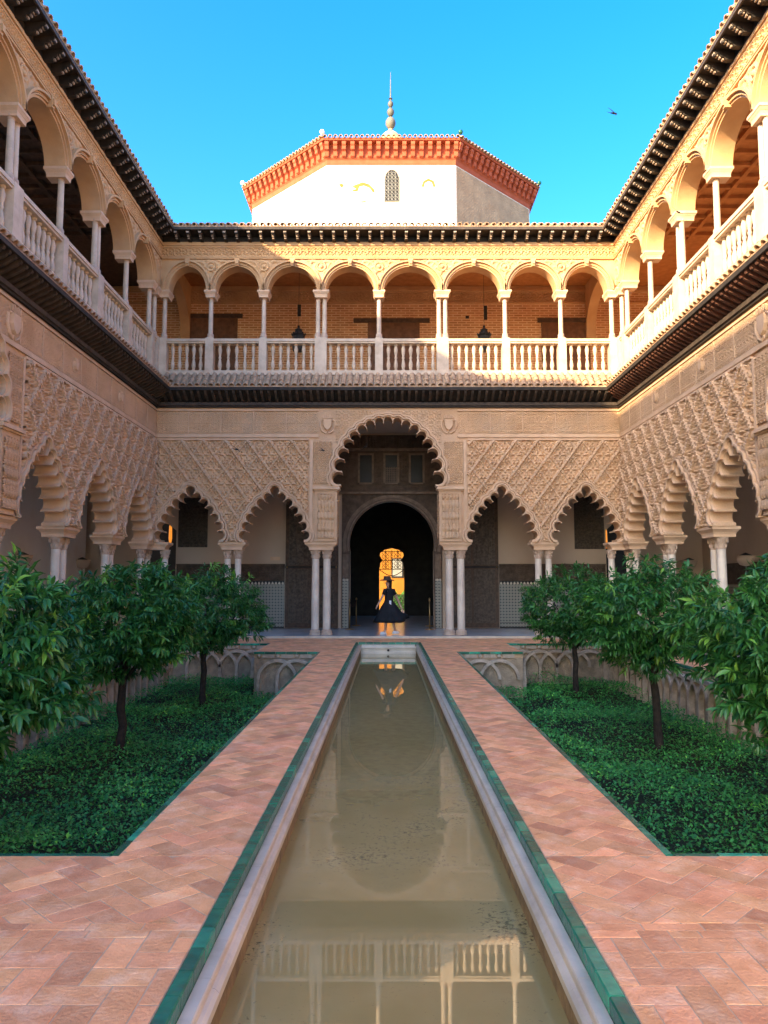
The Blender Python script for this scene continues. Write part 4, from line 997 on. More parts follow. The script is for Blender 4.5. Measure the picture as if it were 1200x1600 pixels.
# lanterns hanging in the upper gallery
def lantern(x, y, z, label):
    T = tag(empty('hanging_lantern', (x, y, z)), label, 'lantern', 'lanterns of the upper gallery')
    b = MB(); b.lathe([(.05,-.02),(.17,.0),(.19,.05),(.19,.06)], 8); b.obj('lantern_base', IRON, T)
    g_ = MB(); g_.lathe([(.165,.061),(.17,.5)], 8); g_.obj('lantern_glass', DARK, T)
    for k in range(8):
        a = 2*math.pi*k/8; MB().tube([(.18*math.cos(a), .18*math.sin(a), .06), (.19*math.cos(a), .19*math.sin(a), .50)], .012, 5).obj('lantern_bar', IRON, T)
    MB().lathe([(.21,.501),(.23,.53),(.21,.56),(.13,.60),(.11,.68),(.13,.70),(.05,.74),(.03,.79),(.045,.82),(.001,.87)], 8).obj('lantern_cap', IRON, T)
    for k in range(8):
        a = 2*math.pi*k/8; MB().lathe([(.02,.535),(.024,.57),(.001,.60)], 5, .215*math.cos(a), .215*math.sin(a)).obj('crest', IRON, T)
    MB().tube([(0,0,.86), (0,0,11.8-z)], .006, 5).obj('chain', IRON, T)
lantern(-2.86, 23.9, 8.90, 'black iron lantern behind the balustrade, left of the twin columns'); lantern(3.07, 23.9, 8.90, 'black iron lantern behind the balustrade, right of the centre door')

# ------------------------------------------------------------------ side wings
def side_wing(s):
    nm = 'left' if s < 0 else 'right'
    T = tag(empty('palace_wing', (s*WX, WY, 0), -s*R(90)), nm + ' palace wing with lobed arches below a balustraded gallery', 'palace wing', 'wings round the courtyard')
    # along-wall coordinate d from the far corner; local x = s*d
    END = 13.0; CM = WOOD_C if s > 0 else WOOD_K  # left ceiling takes the dark wood: deep gallery shade put into its colour
    ac = [(1.50, 1.05), (4.35, 1.08), (7.15, 1.08)]; LBs = [lobes_small(s*d, k) for d, k in ac]; Bc = lobes_big(s*10.4)
    def run(ps): return ps if s > 0 else ps
    segs = []
    for C in LBs: segs.append(foot(lobe_path(C, 0), ZB))
    bg = lobe_path(Bc, 0); bg = [(s*10.4-1.46, ZB), (s*10.4-1.46, 4.27)] + [p for p in bg if p[1] > 4.28] + [(s*10.4+1.46, 4.27), (s*10.4+1.46, ZB)]
    segs.append(bg); segs.sort(key=lambda q: q[0][0])
    lo, hi = (0, END) if s > 0 else (-END, 0)
    poly = [(lo, ZB)]
    for q in segs: poly += q
    poly += [(hi, ZB), (hi, 6.615), (lo, 6.615)]
    link('lower_wall', slab_mesh('lower_wall', [poly], 0, .42, STUCCO), T)
    excl = [foot(lobe_path(C, .155, 90), ZB-.1) for C in LBs]
    a, b = sorted((s*.01, s*8.10)); sebka(T, a, b, ZB+.03, 5.66, excl, 0)
    for C in LBs: arch_band(T, C, ZB+.003)
    for g0, g1, pr in ((.0, .035, .06), (.036, .08, .13), (.105, .155, .085)):
        inn = [p for p in lobe_path(Bc, g0, 118 if g0 == 0 else 95) if p[1] > 4.31]; out = [p for p in lobe_path(Bc, g1, 90) if p[1] > 4.31]
        inn = [(inn[0][0], 4.31)]+inn+[(inn[-1][0], 4.31)]; out = [(out[0][0], 4.31)]+out+[(out[-1][0], 4.31)]
        link('arch_moulding', slab_mesh('arch_moulding', [out+inn[::-1]], -pr, .001, STUCCO_L), T)
    bx_ = [(s*10.4-1.75, 4.3)] + [p for p in lobe_path(Bc, .15, 90) if p[1] > 4.3] + [(s*10.4+1.75, 4.3)]
    for d0, d1 in ((8.28, 8.93), (11.87, 12.5)):
        a, b = sorted((s*d0, s*d1))
        P = MB().box(a, b, -.07, .3, ZB+.02, 4.18).obj('pilaster', STUCCO, T)
        link('pilaster_panel', hf_mesh('pilaster_panel', a+.07, b-.07, ZB+.12, 4.08, 30, 70, lambda x, z: h_strap(x, z*2.2)*1.3, STUCCO, y=-.072), P)
        l_ = MB(); l_.box(a-.05, b+.05, -.10, .32, 4.181, 4.22); l_.box(a-.08, b+.08, -.14, .34, 4.2201, 4.275); l_.box(a-.05, b+.05, -.11, .32, 4.2751, 4.305); l_.obj('ledge', STUCCO_L, T)
        c_ = (a+b)/2
        for d in (-1, 1): column(T, c_+d*.165, .22, .112, .21, 2.24)
        impost(T, c_, .24, .46, .27, 2.485)
    a, b = sorted((s*8.20, s*8.72)); link('strip_panel', hf_mesh('strip_panel', a, b, 4.40, 5.62, 44, 90, lambda x, z: h_strap(x*.8, z*1.7)*1.1, STUCCO, excl=[bx_]), T, (0,-.004,0))
    e0, e1 = sorted((s*8.11, s*8.19)); MB().box(e0, e1, -.04, .001, 2.73, 5.66).obj('border_strip', STUCCO_L, T)
    a, b = sorted((s*0, s*END)); frieze(T, a, b, 5.86, 6.52, 14)
    shield(T, s*8.6, 6.15, 1.2); shield(T, s*3.1, 6.16, .6); shield(T, s*5.9, 6.16, .6)
    for d in (2.93, 5.75):
        for k in (-.15, .15): column(T, s*d+k, .22, .10, .21, 2.24)
        impost(T, s*d, .24, .42, .29, 2.485)
    column(T, s*.35, .22, .098, .21, 2.24); impost(T, s*.30, .24, .26, .29, 2.485)
    MB().box(min(0, s*END), max(0, s*END), 0, .5, 6.6151, 7.56).obj('floor_band', STUCCO, T)
    lim = wall_lim(0, None) if s > 0 else wall_lim(None, 0)
    a, b = sorted((0, s*END)); lower_eave(T, a, b, lim, .2, mat('rafter_red', (.20,.09,.06), (.10,.05,.035), rough=.7, scale=7) if s > 0 else None)
    cols = [(.13, False), (.62, False), (2.58, False), (4.65, True), (6.62, False), (8.68, True), (10.70, False), (12.75, True)]
    upper_storey(T, a, b, sorted([(s*d, p) for d, p in cols]), 7)
    upper_eave(T, a, b, lim, .37)
    lo2, hi2 = sorted((s*-4.2, s*END)); 
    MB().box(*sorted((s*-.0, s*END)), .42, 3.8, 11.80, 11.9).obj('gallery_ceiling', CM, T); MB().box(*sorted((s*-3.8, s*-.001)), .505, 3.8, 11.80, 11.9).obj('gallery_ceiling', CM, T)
    MB().box(*sorted((0, s*END)), .5, 3.8, 6.62, 7.56).obj('gallery_floor', PLASTER, T); MB().box(*sorted((s*-3.8, s*-.001)), .505, 3.8, 6.62, 7.55).obj('gallery_floor', PLASTER, T)
    # coffered ceiling
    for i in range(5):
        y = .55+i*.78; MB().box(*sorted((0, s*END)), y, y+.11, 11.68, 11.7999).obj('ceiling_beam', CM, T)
    n = 24
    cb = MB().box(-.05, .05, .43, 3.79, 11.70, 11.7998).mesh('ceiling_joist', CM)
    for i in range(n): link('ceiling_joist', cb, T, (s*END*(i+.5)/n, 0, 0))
    lo3, hi3 = sorted((s*-3.79, s*END))
    link('upper_back_wall', slab_mesh('upper_back_wall', [[(lo3,7.5),(hi3,7.5),(hi3,11.85),(lo3,11.85)]], 3.8, 4.2, BRICK), T)
    ub = MB(); ub.box(lo3, hi3, 3.73, 3.798, 11.16, 11.22); ub.box(lo3, hi3, 3.71, 3.798, 11.56, 11.66); UBs = ub.obj('inner_cornice', STONE, T)
    me = hf_mesh('relief_panel', -.6, .6, 11.23, 11.555, 60, 24, lambda p, q: h_rinceau(p*1.4, q)*1.1, STONE)
    for i in range(12): link('relief_panel', me, UBs, (s*(-1.9+1.2*i), 3.796, 0))
    for d0 in (3.0, 7.6):
        D_ = MB().box(*sorted((s*d0, s*(d0+1.3))), 3.76, 3.798, 7.57, 10.3).obj('gallery_door', WOOD_M, T); MB().box(*sorted((s*(d0-.3), s*(d0+1.6))), 3.74, 3.798, 10.301, 10.45).obj('lintel', WOOD_K, D_)
    link('back_wall', slab_mesh('back_wall', [[(lo3,-.2),(hi3,-.2),(hi3,6.62),(lo3,6.62)]], 3.8, 4.2, PLASTER), T)
    D_ = MB().box(*sorted((s*-2.6, s*END)), 3.75, 3.798, .05, 1.5).obj('mosaic_dado', DADO, T); MB().box(*sorted((s*-2.6, s*END)), 3.74, 3.798, 1.5001, 2.14).obj('carved_frieze', STUCCO_K, T)
    for d0 in (2.2, 5.6):      # dark doorways of the rooms behind
        MB().box(*sorted((s*d0, s*(d0+1.0))), 3.70, 3.7385, .05, 3.4).obj('doorway', WOOD_K, T)
    # plain continuation towards and behind the camera
    c = MB(); lo4, hi4 = sorted((s*END, s*24)); c.box(lo4, hi4, 0, .5, -.1, 11.74); c.obj('plain_wall', STUCCO, T)
    MB().box(lo4, hi4, -.5, 4.2, 11.78, 11.95).obj('plain_roof', ROOF, T)
    MB().box(lo4, hi4, -.52, 0, 7.0, 7.5).obj('plain_eave', WOOD_R, T)
    return T
side_wing(-1); side_wing(1)
# higher storey behind the left wing: its ridge throws the slanting shade on the far wing
hb = MB(); hb.box(-13.5, -10.0, 5.2, 25.4, 0, 15.38); hb.box(-13.5, -10.0, -14, 5.2, 0, 16.75)
hb.obj('x', PLASTER_W); o = bpy.data.objects['x']; o.name = 'upper_storey_block'; tag(o, 'tall limewashed block rising behind the left wing roof', 'building')

# gallery floors (marble) and the step edge
fl_ = MB(); fl_.box(-11, 11, 21.72, 25.8, -.2, .05); fl_.box(-11, -WX+.05, -8, 21.72, -.2, .05); fl_.box(WX-.05, 11, -8, 21.72, -.2, .05)
tag(fl_.obj('gallery_pavement', MARBLE_F), kind='structure')
st = MB().box(-WX+.05, WX-.05, 21.66, 21.7199, -.1, .056).obj('step_edge', CURB); tag(st, 'pale marble step edge along the far gallery floor', 'step')

# ------------------------------------------------------------------ hall behind the doorway and the sunny yard beyond
HY = 36.0; hx0, hx1 = -.40, .77
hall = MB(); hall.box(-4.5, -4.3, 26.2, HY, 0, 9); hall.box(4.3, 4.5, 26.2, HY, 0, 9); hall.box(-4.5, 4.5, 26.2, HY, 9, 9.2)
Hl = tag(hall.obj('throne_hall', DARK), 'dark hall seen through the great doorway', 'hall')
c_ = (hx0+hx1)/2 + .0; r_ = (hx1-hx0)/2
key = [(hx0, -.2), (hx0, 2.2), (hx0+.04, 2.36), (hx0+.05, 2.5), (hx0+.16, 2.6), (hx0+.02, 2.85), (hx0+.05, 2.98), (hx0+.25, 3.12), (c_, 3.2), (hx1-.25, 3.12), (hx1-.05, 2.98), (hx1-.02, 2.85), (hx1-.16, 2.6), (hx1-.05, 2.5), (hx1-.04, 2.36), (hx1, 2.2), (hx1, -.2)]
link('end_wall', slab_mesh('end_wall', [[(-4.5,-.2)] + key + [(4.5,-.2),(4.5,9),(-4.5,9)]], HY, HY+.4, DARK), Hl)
# pierced stucco screen in the head of that doorway
scr = MB()
for i in range(5):
    for j in range(5):
        x = hx0+.2+i*.19; z = 2.3+j*.17
        if abs(x-c_) < .5: scr.tube([(x+.07*math.cos(a), HY+.2, z+.07*math.sin(a)) for a in [2*math.pi*k/8 for k in range(9)]], .014, 5)
for k in range(3): scr.tube([(hx0+.02, HY+.2, 2.2+.42*k), (hx1-.02, HY+.2, 2.2+.42*k)], .016, 5)
for x in (hx0+.3, c_, hx1-.3): scr.tube([(x, HY+.2, 2.2), (x, HY+.2, 3.1)], .016, 5)
for sx in (-1, 1): scr.tube([(c_+sx*r_*(1-k/8), HY+.2, 2.2-.30*math.sin(math.pi*k/16)) for k in range(9)], .02, 5)
scr.obj('pierced_screen', DARK, Hl)
tag(MB().box(-4.5, 4.5, 25.8, HY+.4, -.2, .045).obj('hall_floor', MARBLE_F), kind='structure')
yg = MB().box(-30, 30, HY+.4, 46, -.2, .03).obj('yard_paving', TUFT); tag(yg, kind='structure')
yw = tag(MB().box(-14, 14, 46, 46.5, -.2, 7).obj('yard_wall', YELLOW), 'sunlit ochre yard wall seen through the far doorway', 'wall')
T = tag(empty('framed_panel', (.62, 45.98, 2.0)), 'dark framed panel on the ochre yard wall', 'picture')
MB().box(-.40, .32, -.05, 0, -.10, 1.05).obj('frame', IRON, T); MB().box(-.32, .24, -.07, -.0501, -.02, .97).obj('pane', PALE, T)
hd = tag(empty('hedge', (.7, 43.5, .03)), 'clipped green hedge in the sunny yard', 'hedge')
hv = rng.random((5000, 3))*np.array((1.6, .9, 1.0)); hv[:,2] *= 1+.15*np.sin(hv[:,0]*9)
yaw = rng.random(5000)*6.28; dd = np.stack([np.cos(yaw), np.sin(yaw), rng.normal(.3,.4,5000)], -1)*.07; s2 = np.stack([-np.sin(yaw), np.cos(yaw), np.zeros(5000)], -1)*.03
Vh = np.stack([hv, hv+dd*.5+s2, hv+dd, hv+dd*.5-s2], 1).reshape(-1,3) - np.array((.55,0,0))
link('foliage', npmesh('foliage', Vh, np.arange(20000).reshape(-1,4), COVER, tint=np.clip(rng.normal(.5,.3,5000),0,1), prune=False), hd)
MB().box(-.45, .95, .1, .8, 0, .9).obj('inner_mass', SOIL, hd)
# warm wall lamps glowing in the corner doorways
for s, x, z, lb in ((-1, -7.42, 2.82, 'orange glowing wall lamp in the left corner doorway'), (1, 7.42, 2.66, 'orange glowing wall lamp in the right corner doorway')):
    T = tag(empty('wall_lamp', (x, WY+BK+.35, z)), lb, 'lamp', 'corner doorway lamps')
    MB().lathe([(.05,0),(.075,.02),(.05,.05)], 10).obj('lamp_bowl', IRON, T); MB().lathe([(.035,.051),(.06,.25),(.05,.62),(.02,.9)], 10).obj('lamp_shade', GLOW, T, True)
for s in (-1, 1):
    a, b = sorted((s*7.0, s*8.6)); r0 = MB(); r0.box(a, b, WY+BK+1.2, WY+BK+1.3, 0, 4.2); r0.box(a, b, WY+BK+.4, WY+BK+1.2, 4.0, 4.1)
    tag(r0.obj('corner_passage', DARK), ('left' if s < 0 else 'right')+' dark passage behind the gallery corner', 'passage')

# ================================================================== TOWER
TX, TY, TA, TZ = .13, 28.0, 4.9, 17.62
tower = tag(empty('dome_tower', (TX, TY+TA*1.2071, 11)), 'white octagonal tower with red cornice and finial above the far wing', 'tower')
ap = TA*1.2071
def octo(apo, z): 
    Rr = apo/math.cos(math.pi/8); return [(Rr*math.sin(math.pi/8+k*math.pi/4-math.pi/4*0+math.pi), Rr*math.cos(math.pi/8+k*math.pi/4+math.pi), z) for k in range(8)]
def ring(m_, a0, z0, a1, z1, cap0=False, cap1=False):
    A, B = octo(a0, z0), octo(a1, z1); V = A+B; F = [((k+1) % 8, k, k+8, (k+1) % 8+8) for k in range(8)]
    if cap0: F.append(tuple(range(8)))
    if cap1: F.append(tuple(range(15, 7, -1)))
    m_.add(V, F)
OR = -11
m_ = MB(); ring(m_, ap, 0, ap, TZ-11, True, True); m_.obj('tower_wall', PLASTER_W, tower)
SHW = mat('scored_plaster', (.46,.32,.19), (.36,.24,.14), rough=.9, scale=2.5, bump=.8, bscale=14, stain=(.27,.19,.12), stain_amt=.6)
m_ = MB(); ring(m_, ap+.015, TZ-11-.16, ap+.03, TZ-11+.02); ring(m_, ap+.03, TZ-11+.02, ap+.09, TZ-11+.10); ring(m_, ap+.09, TZ-11+.10, ap+.09, TZ-11+.62); ring(m_, ap+.09, TZ-11+.62, ap+.36, TZ-11+.64); m_.obj('cornice', RED, tower)
cbm = MB(); cbm.prismx([(0,.08),(0,.60),(-.26,.60),(-.26,.50),(-.21,.44),(-.2,.33),(-.11,.28),(-.08,.12)], -.075, .075); CBM = cbm.mesh('bracket', RED)
em = MB(); ring(em, ap+.345, TZ-11+.635, ap+.38, TZ-11+.72); em.obj('eave_board', RED, tower)
rf = MB(); A = octo(ap+.37, TZ-11+.725); rf.add(A+[(0,0,22.0-11)], [((k+1) % 8, k, 8) for k in range(8)]); RFo = rf.obj('roof', ROOF, tower)
for k in range(8):
    p = [Vector(octo(ap, 0)[k]), Vector(octo(ap, 0)[(k+1) % 8])]
    nrm = ((p[0]+p[1])/2).normalized(); wy = nrm.y
    if nrm.y > .2: continue
    ang = math.atan2(nrm.y, nrm.x)+math.pi/2; L_ = (p[1]-p[0]).length
    tdir = Vector((math.cos(ang), math.sin(ang), 0)); n = 15
    for i in range(n+1):
        q = nrm*(ap+.09) + tdir*((i/n-.5)*(L_+.02)); link('bracket', CBM, tower, (q.x, q.y, TZ-11), (0,0,ang))
    L2 = (ap+.40)*2*math.tan(math.pi/8); n = 26
    for i in range(n):
        for par, me, dz, sh in ((0, CT, .0, 0), (1, PT, .03, .5)):
            if par and i == n-1: continue
            q = nrm*(ap+.44) + tdir*(((i+.5+sh)/n-.5)*L2); link('roof_tile', me, RFo, (q.x, q.y, TZ-11+.735+dz), (R(24),0,ang))
    if k == 0 or abs(nrm.x) > .3:
        pass
for sx, m3, lb in ((-1, PLASTER_W, 'ball'), (1, GREEN, 'ball')):
    q = Vector(octo(ap+.5, TZ-11+.9)[0 if sx > 0 else 1]); 
for k in range(8):
    q = Vector(octo(ap+.41, 0)[k])
    if q.y < -2: MB().lathe([(.001,-.1),(.07,-.07),(.1,0),(.07,.07),(.001,.1)], 12).obj('ridge_ball', PLASTER_W if q.x < 0 else GREEN, tower, True, loc=(q.x, q.y, TZ-11+.92))
# window with pierced screen on the front face
WFx = .0; Wt = MB(); wx = (613-612)/1200*28
wf = -ap-.0
W_ = MB(); W_.box(-.38, .38, wf-.015, wf+.001, 4.93, 6.45); WO = W_.obj('window_field', PLASTER, tower, loc=(.02,0,0))
dkp = [(-.27, 5.0), (.27, 5.0), (.27, 5.85)] + [(.27*math.cos(a), 5.85+.42*math.sin(a)) for a in [math.pi*k/12 for k in range(1, 12)]] + [(-.27, 5.85)]
link('window_opening', slab_mesh('window_opening', [dkp], wf-.022, wf-.0151, IRON), WO)
sc_ = MB()
for i in range(4):
    for j in range(8):
        x = -.205+.137*i; z = 5.08+j*.145
        if z > 5.9 and abs(x) > .27*math.sqrt(max(0, 1-((z-5.85)/.42)**2))-.05: continue
        sc_.tube([(x+.055*math.cos(a), wf-.04, z+.06*math.sin(a)) for a in [2*math.pi*k/8 for k in range(9)]], .011, 5)
for i in range(5):
    x = -.27+.135*i; sc_.tube([(x, wf-.04, 5.0), (x, wf-.04, 5.85+.42*math.sqrt(max(0, 1-(x/.271)**2)))], .009, 5)
sc_.obj('window_screen', PALE, WO)
PAINT = mat('ochre_paint', (.36,.19,.045), (.28,.13,.03), rough=.9)
for pts in ([(-1.50,5.62),(-1.30,5.70),(-1.1,5.78),(-.85,5.70),(-.66,5.50),(-.62,5.36),(-.72,5.38),(-.82,5.54),(-1.05,5.64),(-1.22,5.60),(-1.28,5.42),(-1.46,5.40),(-1.48,5.48),(-1.34,5.50)],
            [(1.14,5.60),(1.22,5.82),(1.42,5.93),(1.62,5.83),(1.70,5.60),(1.60,5.58),(1.54,5.76),(1.42,5.82),(1.28,5.74),(1.24,5.58)], [(-2.0,5.70),(-1.88,5.74),(-1.80,5.62),(-1.92,5.56)], [(-1.3,5.0),(-1.0,5.03),(-.9,4.98),(-1.1,4.96)]):
    link('paint_remnant', slab_mesh('paint_remnant', [pts], wf-.006, wf+.001, PAINT), tower)
# scored strapwork of the right-hand face
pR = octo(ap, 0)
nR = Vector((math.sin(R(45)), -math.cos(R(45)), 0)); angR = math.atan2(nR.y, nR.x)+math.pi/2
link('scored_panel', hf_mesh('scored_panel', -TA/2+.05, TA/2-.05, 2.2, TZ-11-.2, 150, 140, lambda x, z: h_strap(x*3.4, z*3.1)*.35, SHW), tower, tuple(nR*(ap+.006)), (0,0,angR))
fz = 22.0-11
fn = MB(); fn.lathe([(.9,-.35),(.75,-.05),(.55,.0),(.5,.12),(.42,.32),(.28,.46),(.12,.52),(.08,.62),(.1,.68)], 16); fn.obj('finial_base', STONE, tower, True)
bpy.data.objects[-1] if False else None
fb = [o for o in tower.children if o.name.startswith('finial_base')][0]; fb.location = (0,0,fz-.1)
for z, r_ in ((.88, .24), (1.42, .17), (1.82, .13)):
    MB().lathe([(.04,-r_*1.25),(r_*.6,-r_*1.0),(r_*.95,-.4*r_),(r_,0),(r_*.95,.4*r_),(r_*.6,r_*1.0),(.04,r_*1.25)], 14).obj('finial_ball', LEAD, tower, True, loc=(0,0,fz+z))
MB().tube([(0,0,fz+.4),(0,0,fz+2.2),(0,0,fz+3.4)], [.04,.035,.012], 8).obj('finial_rod', LEAD, tower)
MB().lathe([(.03,0),(.1,.03),(.03,.08)], 8).obj('finial_collar', LEAD, tower, loc=(0,0,fz+2.05))

# ================================================================== SMALL THINGS
def stanchion(x, y, label):
    T = tag(empty('rope_post', (x, y, .05)), label, 'barrier post', 'rope posts at the great doorway')
    MB().lathe([(.16,0),(.16,.015),(.06,.03),(.02,.04)], 16).obj('foot', BRASS, T, True); MB().lathe([(.018,.04),(.018,.90)], 10).obj('post', BRASS, T, True)
    MB().lathe([(.02,.90),(.035,.91),(.03,.94),(.035,.96),(.001,.99)], 10).obj('knob', BRASS, T, True)
stanchion(-1.24, 25.0, 'slim brass rope post nearest the left jamb of the great doorway'); stanchion(-1.12, 27.3, 'brass rope post standing deeper in the doorway on its left side')
stanchion(1.34, 25.0, 'slim brass rope post nearest the right jamb of the great doorway'); stanchion(1.45, 27.0, 'brass rope post standing deeper in the doorway on its right side')
for (x0, y0), (x1, y1), lb in (((-1.24, 25.0), (-1.12, 27.3), 'dark rope slung between the two left brass posts'), ((1.34, 25.0), (1.45, 27.0), 'dark rope slung between the two right brass posts')):
    o = MB().tube([(x0+(x1-x0)*t, y0+(y1-y0)*t, .96-.22*math.sin(math.pi*t)) for t in [k/12 for k in range(13)]], .012, 6).obj('barrier_rope', ROPE); tag(o, lb, 'rope')
def urn(x, y, label):
    T = tag(empty('uplighter', (x, y, .05)), label, 'lamp', 'bowl lamps in the side galleries')
    MB().lathe([(.16,0),(.16,.02),(.03,.05)], 14).obj('foot', IRON, T, True); MB().lathe([(.018,.05),(.018,1.95)], 8).obj('stem', PALE, T, True)
    MB().lathe([(.04,1.95),(.16,1.99),(.24,2.12),(.27,2.24),(.25,2.24),(.22,2.14),(.05,2.02)], 18).obj('bowl', PLASTER, T, True)
    MB().lathe([(.2,2.2),(.16,2.26),(.05,2.31),(.001,2.33)], 10).obj('lamp_top', IRON, T, True)
urn(-9.9, 24.9, 'pale bowl lamp on a stem seen through the left second arch'); urn(-9.9, 20.8, 'pale bowl lamp seen through the left arch nearest the camera')
urn(9.9, 25.3, 'pale bowl lamp on a stem seen through the right second arch'); urn(9.9, 21.3, 'pale bowl lamp seen through the right arch nearest the camera')
T = tag(empty('notice_box', (-9.3, 22.6, .05)), 'small white notice box on a post in the left gallery', 'notice'); MB().box(-.02, .02, -.02, .02, 0, 1.25).obj('post', IRON, T); MB().box(-.22, .22, -.08, .06, 1.2501, 1.55).obj('box', PALE, T); MB().box(.04, .13, -.086, -.0801, 1.33, 1.47).obj('sticker', IRON, T)
def bird(x, y, z, yaw, roll, label, k=1.0):
    T = tag(empty('swift_bird', (x, y, z)), label, 'bird', 'swifts flying in the courtyard'); T.rotation_euler = (roll, 0, yaw); T.scale = (k, k, k)
    V = []; F = []
    MB().tube([(-.09,0,0),(-.06,0,0),(0,0,.004),(.05,0,.004),(.075,0,.002),(.085,0,0)], [.003,.012,.02,.018,.012,.002], 8).obj('body', BLACK, T, True)
    for s in (-1, 1):
        pts = [(.045,0),(.03,.07),(.0,.14),(-.06,.21),(-.02,.13),(.0,.06),(.005,0)]
        V = [(x_, s*y_, .008+y_*.12) for x_, y_ in pts]+[(x_, s*y_, .003+y_*.12) for x_, y_ in pts]; n = 7
        F = [tuple(range(n)) if s > 0 else tuple(range(n-1,-1,-1)), tuple(range(2*n-1,n-1,-1)) if s > 0 else tuple(range(n,2*n))]+[(i,(i+1)%n,(i+1)%n+n,i+n) for i in range(n)]
        link('wing', mk('wing', V, F, BLACK), T)
    for s in (-1, 1): MB().add([(-.08,0,0),(-.15,s*.03,0),(-.085,s*.012,.003),(-.08,0,-.004),(-.15,s*.03,-.003),(-.085,s*.012,-.001)], [(0,1,2),(5,4,3),(0,3,4,1),(1,4,5,2),(2,5,3,0)]).obj('tail', BLACK, T)
bird(4.64, 15, 11.17, .3, .9, 'black swift gliding alone against the blue sky', 1.0)
bird(-3.9, 19.5, 4.95, 1.0, .6, 'black swift in front of the left lozenge panel', .9); bird(-1.75, 20.2, 5.05, .4, .5, 'black swift beside the tall arch, left of its lobes', .8)
bird(-.62, 20.5, 5.2, .9, -.7, 'swift flying inside the outline of the tall central arch', .8); bird(6.45, 16.4, 9.75, .6, .8, 'swift passing before the right gallery arches', .9)

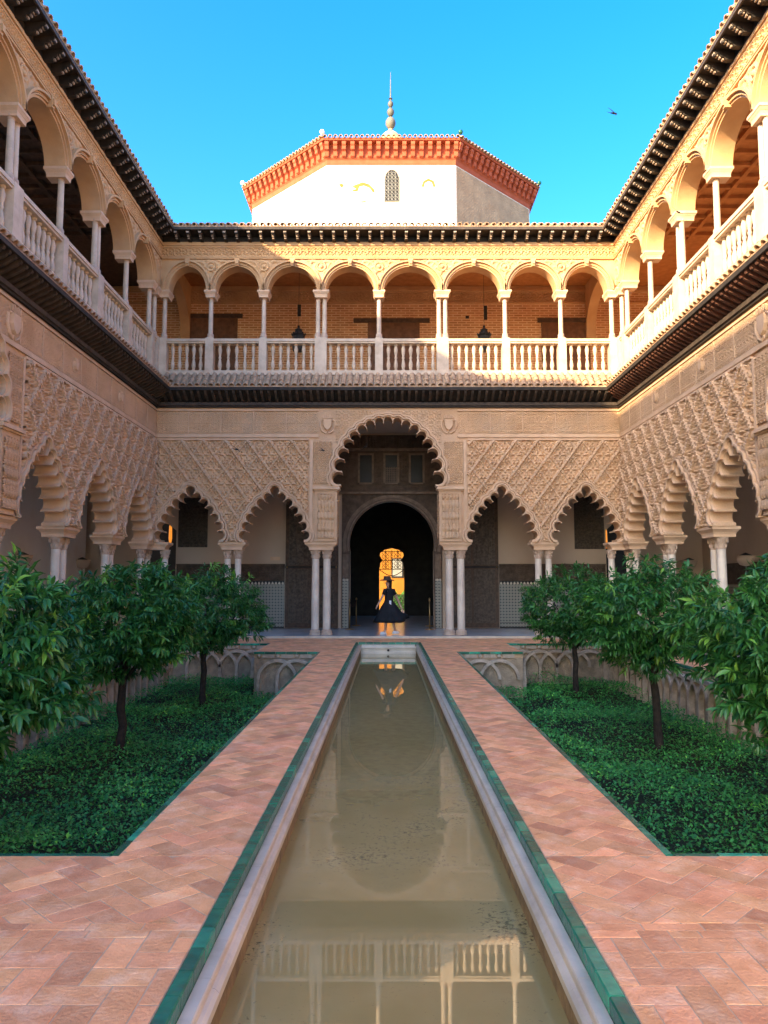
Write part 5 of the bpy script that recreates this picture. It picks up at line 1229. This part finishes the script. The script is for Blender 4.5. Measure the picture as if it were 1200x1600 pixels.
# visitor in a black dress and hat, holding out her skirt
def person():
    T = tag(empty('person', (.02, 22.55, .05)), 'person in black dress and brimmed hat holding out the skirt', 'person')
    J = [((0,0,.93), .08), ((.01,0,1.08), .065), ((.015,0,1.24), .07), ((.0,-.005,1.35), .042), ((-.03,-.02,1.44), .066), ((-.045,-.03,1.54), .072),
         ((-.11,-.11,1.28), .040), ((-.21,-.17,1.05), .033), ((-.33,-.20,.84), .026), ((-.355,-.205,.79), .022),
         ((.13,.10,1.28), .040), ((.25,.12,1.02), .033), ((.40,.06,.68), .026), ((.425,.055,.63), .022),
         ((-.05,-.04,.86), .08), ((-.08,-.06,.48), .055), ((-.10,-.06,.12), .035), ((-.16,-.10,.045), .03),
         ((.06,.04,.86), .08), ((.11,.02,.48), .055), ((.17,.0,.15), .035), ((.21,-.05,.06), .03)]
    Eg = [(0,1),(1,2),(2,3),(3,4),(4,5),(2,6),(6,7),(7,8),(8,9),(2,10),(10,11),(11,12),(12,13),(0,14),(14,15),(15,16),(16,17),(0,18),(18,19),(19,20),(20,21)]
    # fingers on both hands
    for hb, sx in ((9, -1), (13, 1)):
        bx, by, bz = J[hb][0]
        for f in range(5):
            o1 = len(J); thumb = f == 4
            a = (bx+sx*(.012 if not thumb else -.01), by-.022+.011*f if not thumb else by-.025, bz-.025 if not thumb else bz-.005)
            L_ = (.032,.036,.034,.027,.025)[f]
            J.append((a, .0085)); J.append(((a[0]+sx*.008, a[1]-(.012 if thumb else 0), a[2]-L_*.6), .0075)); J.append(((a[0]-sx*.004, a[1]-(.014 if thumb else 0), a[2]-L_), .0065))
            Eg += [(hb, o1), (o1, o1+1), (o1+1, o1+2)]
    me = bpy.data.meshes.new('body'); me.from_pydata([j[0] for j in J], Eg, []); ob = bpy.data.objects.new('body_skin', me); COL.objects.link(ob)
    md = ob.modifiers.new('skin', 'SKIN'); sv = me.skin_vertices[0].data
    for i, (p, r_) in enumerate(J): sv[i].radius = (r_, r_)
    sv[0].use_root = True
    sb = ob.modifiers.new('sub', 'SUBSURF'); sb.levels = 2; sb.render_levels = 2
    m2 = bpy.data.meshes.new_from_object(ob.evaluated_get(bpy.context.evaluated_depsgraph_get())); bpy.data.objects.remove(ob)
    m2.materials.clear(); m2.materials.append(SKIN); m2.polygons.foreach_set('use_smooth', [True]*len(m2.polygons)); link('body', m2, T)
    # face
    for sx in (-1, 1): MB().lathe([(.001,-.008),(.008,0),(.001,.008)], 8).obj('eye', IRON, T, True, loc=(-.095, -.065+.03*(sx-1)*.5+.01, 1.535))
    MB().lathe([(.001,-.02),(.011,-.008),(.006,.012),(.001,.02)], 8).obj('nose', SKIN, T, True, loc=(-.118, -.06, 1.515))
    MB().tube([(-.105,-.075,1.485),(-.112,-.06,1.484),(-.105,-.04,1.485)], .006, 6).obj('mouth', ROPE, T, True)
    # dress: bodice with short sleeves and a wide swinging skirt
    V = []; F = []; seg = 40
    prof = [(1.335,.075,.065,.0,0),(1.31,.145,.115,.005,0),(1.22,.155,.12,.01,0),(1.10,.13,.105,.008,0),(1.0,.12,.10,0,0),(.93,.14,.11,.0,.1),(.80,.22,.16,.01,.3),(.62,.31,.22,.03,.6),(.46,.385,.28,.045,.9),(.345,.43,.32,.05,1.0),(.35,.40,.29,.05,1.0)]
    for z, ax, ay, cx, wv in prof:
        for k in range(seg):
            a = 2*math.pi*k/seg; f = 1+.085*wv*math.sin(a*7+.6)+.05*wv*math.sin(a*11)
            pull = wv*(.08*max(0, math.cos(a))**6 + .06*max(0, -math.cos(a))**6)
            zz = z + wv*(.16*max(0, math.cos(a))**10*(z < .5)) 
            V.append((cx+(ax*f+pull)*math.cos(a), ay*f*math.sin(a), zz))
    for i in range(len(prof)-1):
        for k in range(seg):
            k2 = (k+1) % seg; F.append(((i+1)*seg+k, (i+1)*seg+k2, i*seg+k2, i*seg+k))
    link('dress', mk('dress', V, F, BLACK, True), T)
    for a, b in (((-.095,-.11,1.30), (-.15,-.15,1.15)), ((.115,.095,1.30), (.18,.115,1.15))): MB().tube([a, b], [.062,.058], 10).obj('sleeve', BLACK, T, True)
    # hat and hair
    h = MB(); h.lathe([(.001,1.575),(.20,1.555),(.215,1.565),(.21,1.578),(.11,1.602),(.105,1.65),(.095,1.685),(.05,1.692),(.001,1.684)], 20, -.05, -.035); h.obj('hat', HAT, T, True)
    hr = MB(); hr.lathe([(.03,1.22),(.07,1.30),(.075,1.44),(.082,1.54),(.075,1.59),(.02,1.60)], 14, .012, .012, 1, 1); hr.obj('hair', BLACK, T, True)
    for x, y, z, rz_ in ((-.16,-.09,.0,R(200)), (.20,-.03,.02,R(200))):
        s_ = MB(); s_.lathe([(.035,0),(.045,.01),(.045,.03),(.036,.06),(.03,.085)], 12, 0, 0, 2.5, 1.0); s_.obj('shoe', WHITE, T, True, loc=(x, y, z-.0), rot=(0, 0, rz_))
    MB().box(-.03, .03, -.125, -.10, .86, .98).obj('pouch', WHITE, T, loc=(.04,0,0))
person()
print('objects', len(bpy.data.objects), 'tris', sum(len(m.loop_triangles) or len(m.polygons)*2 for m in bpy.data.meshes))
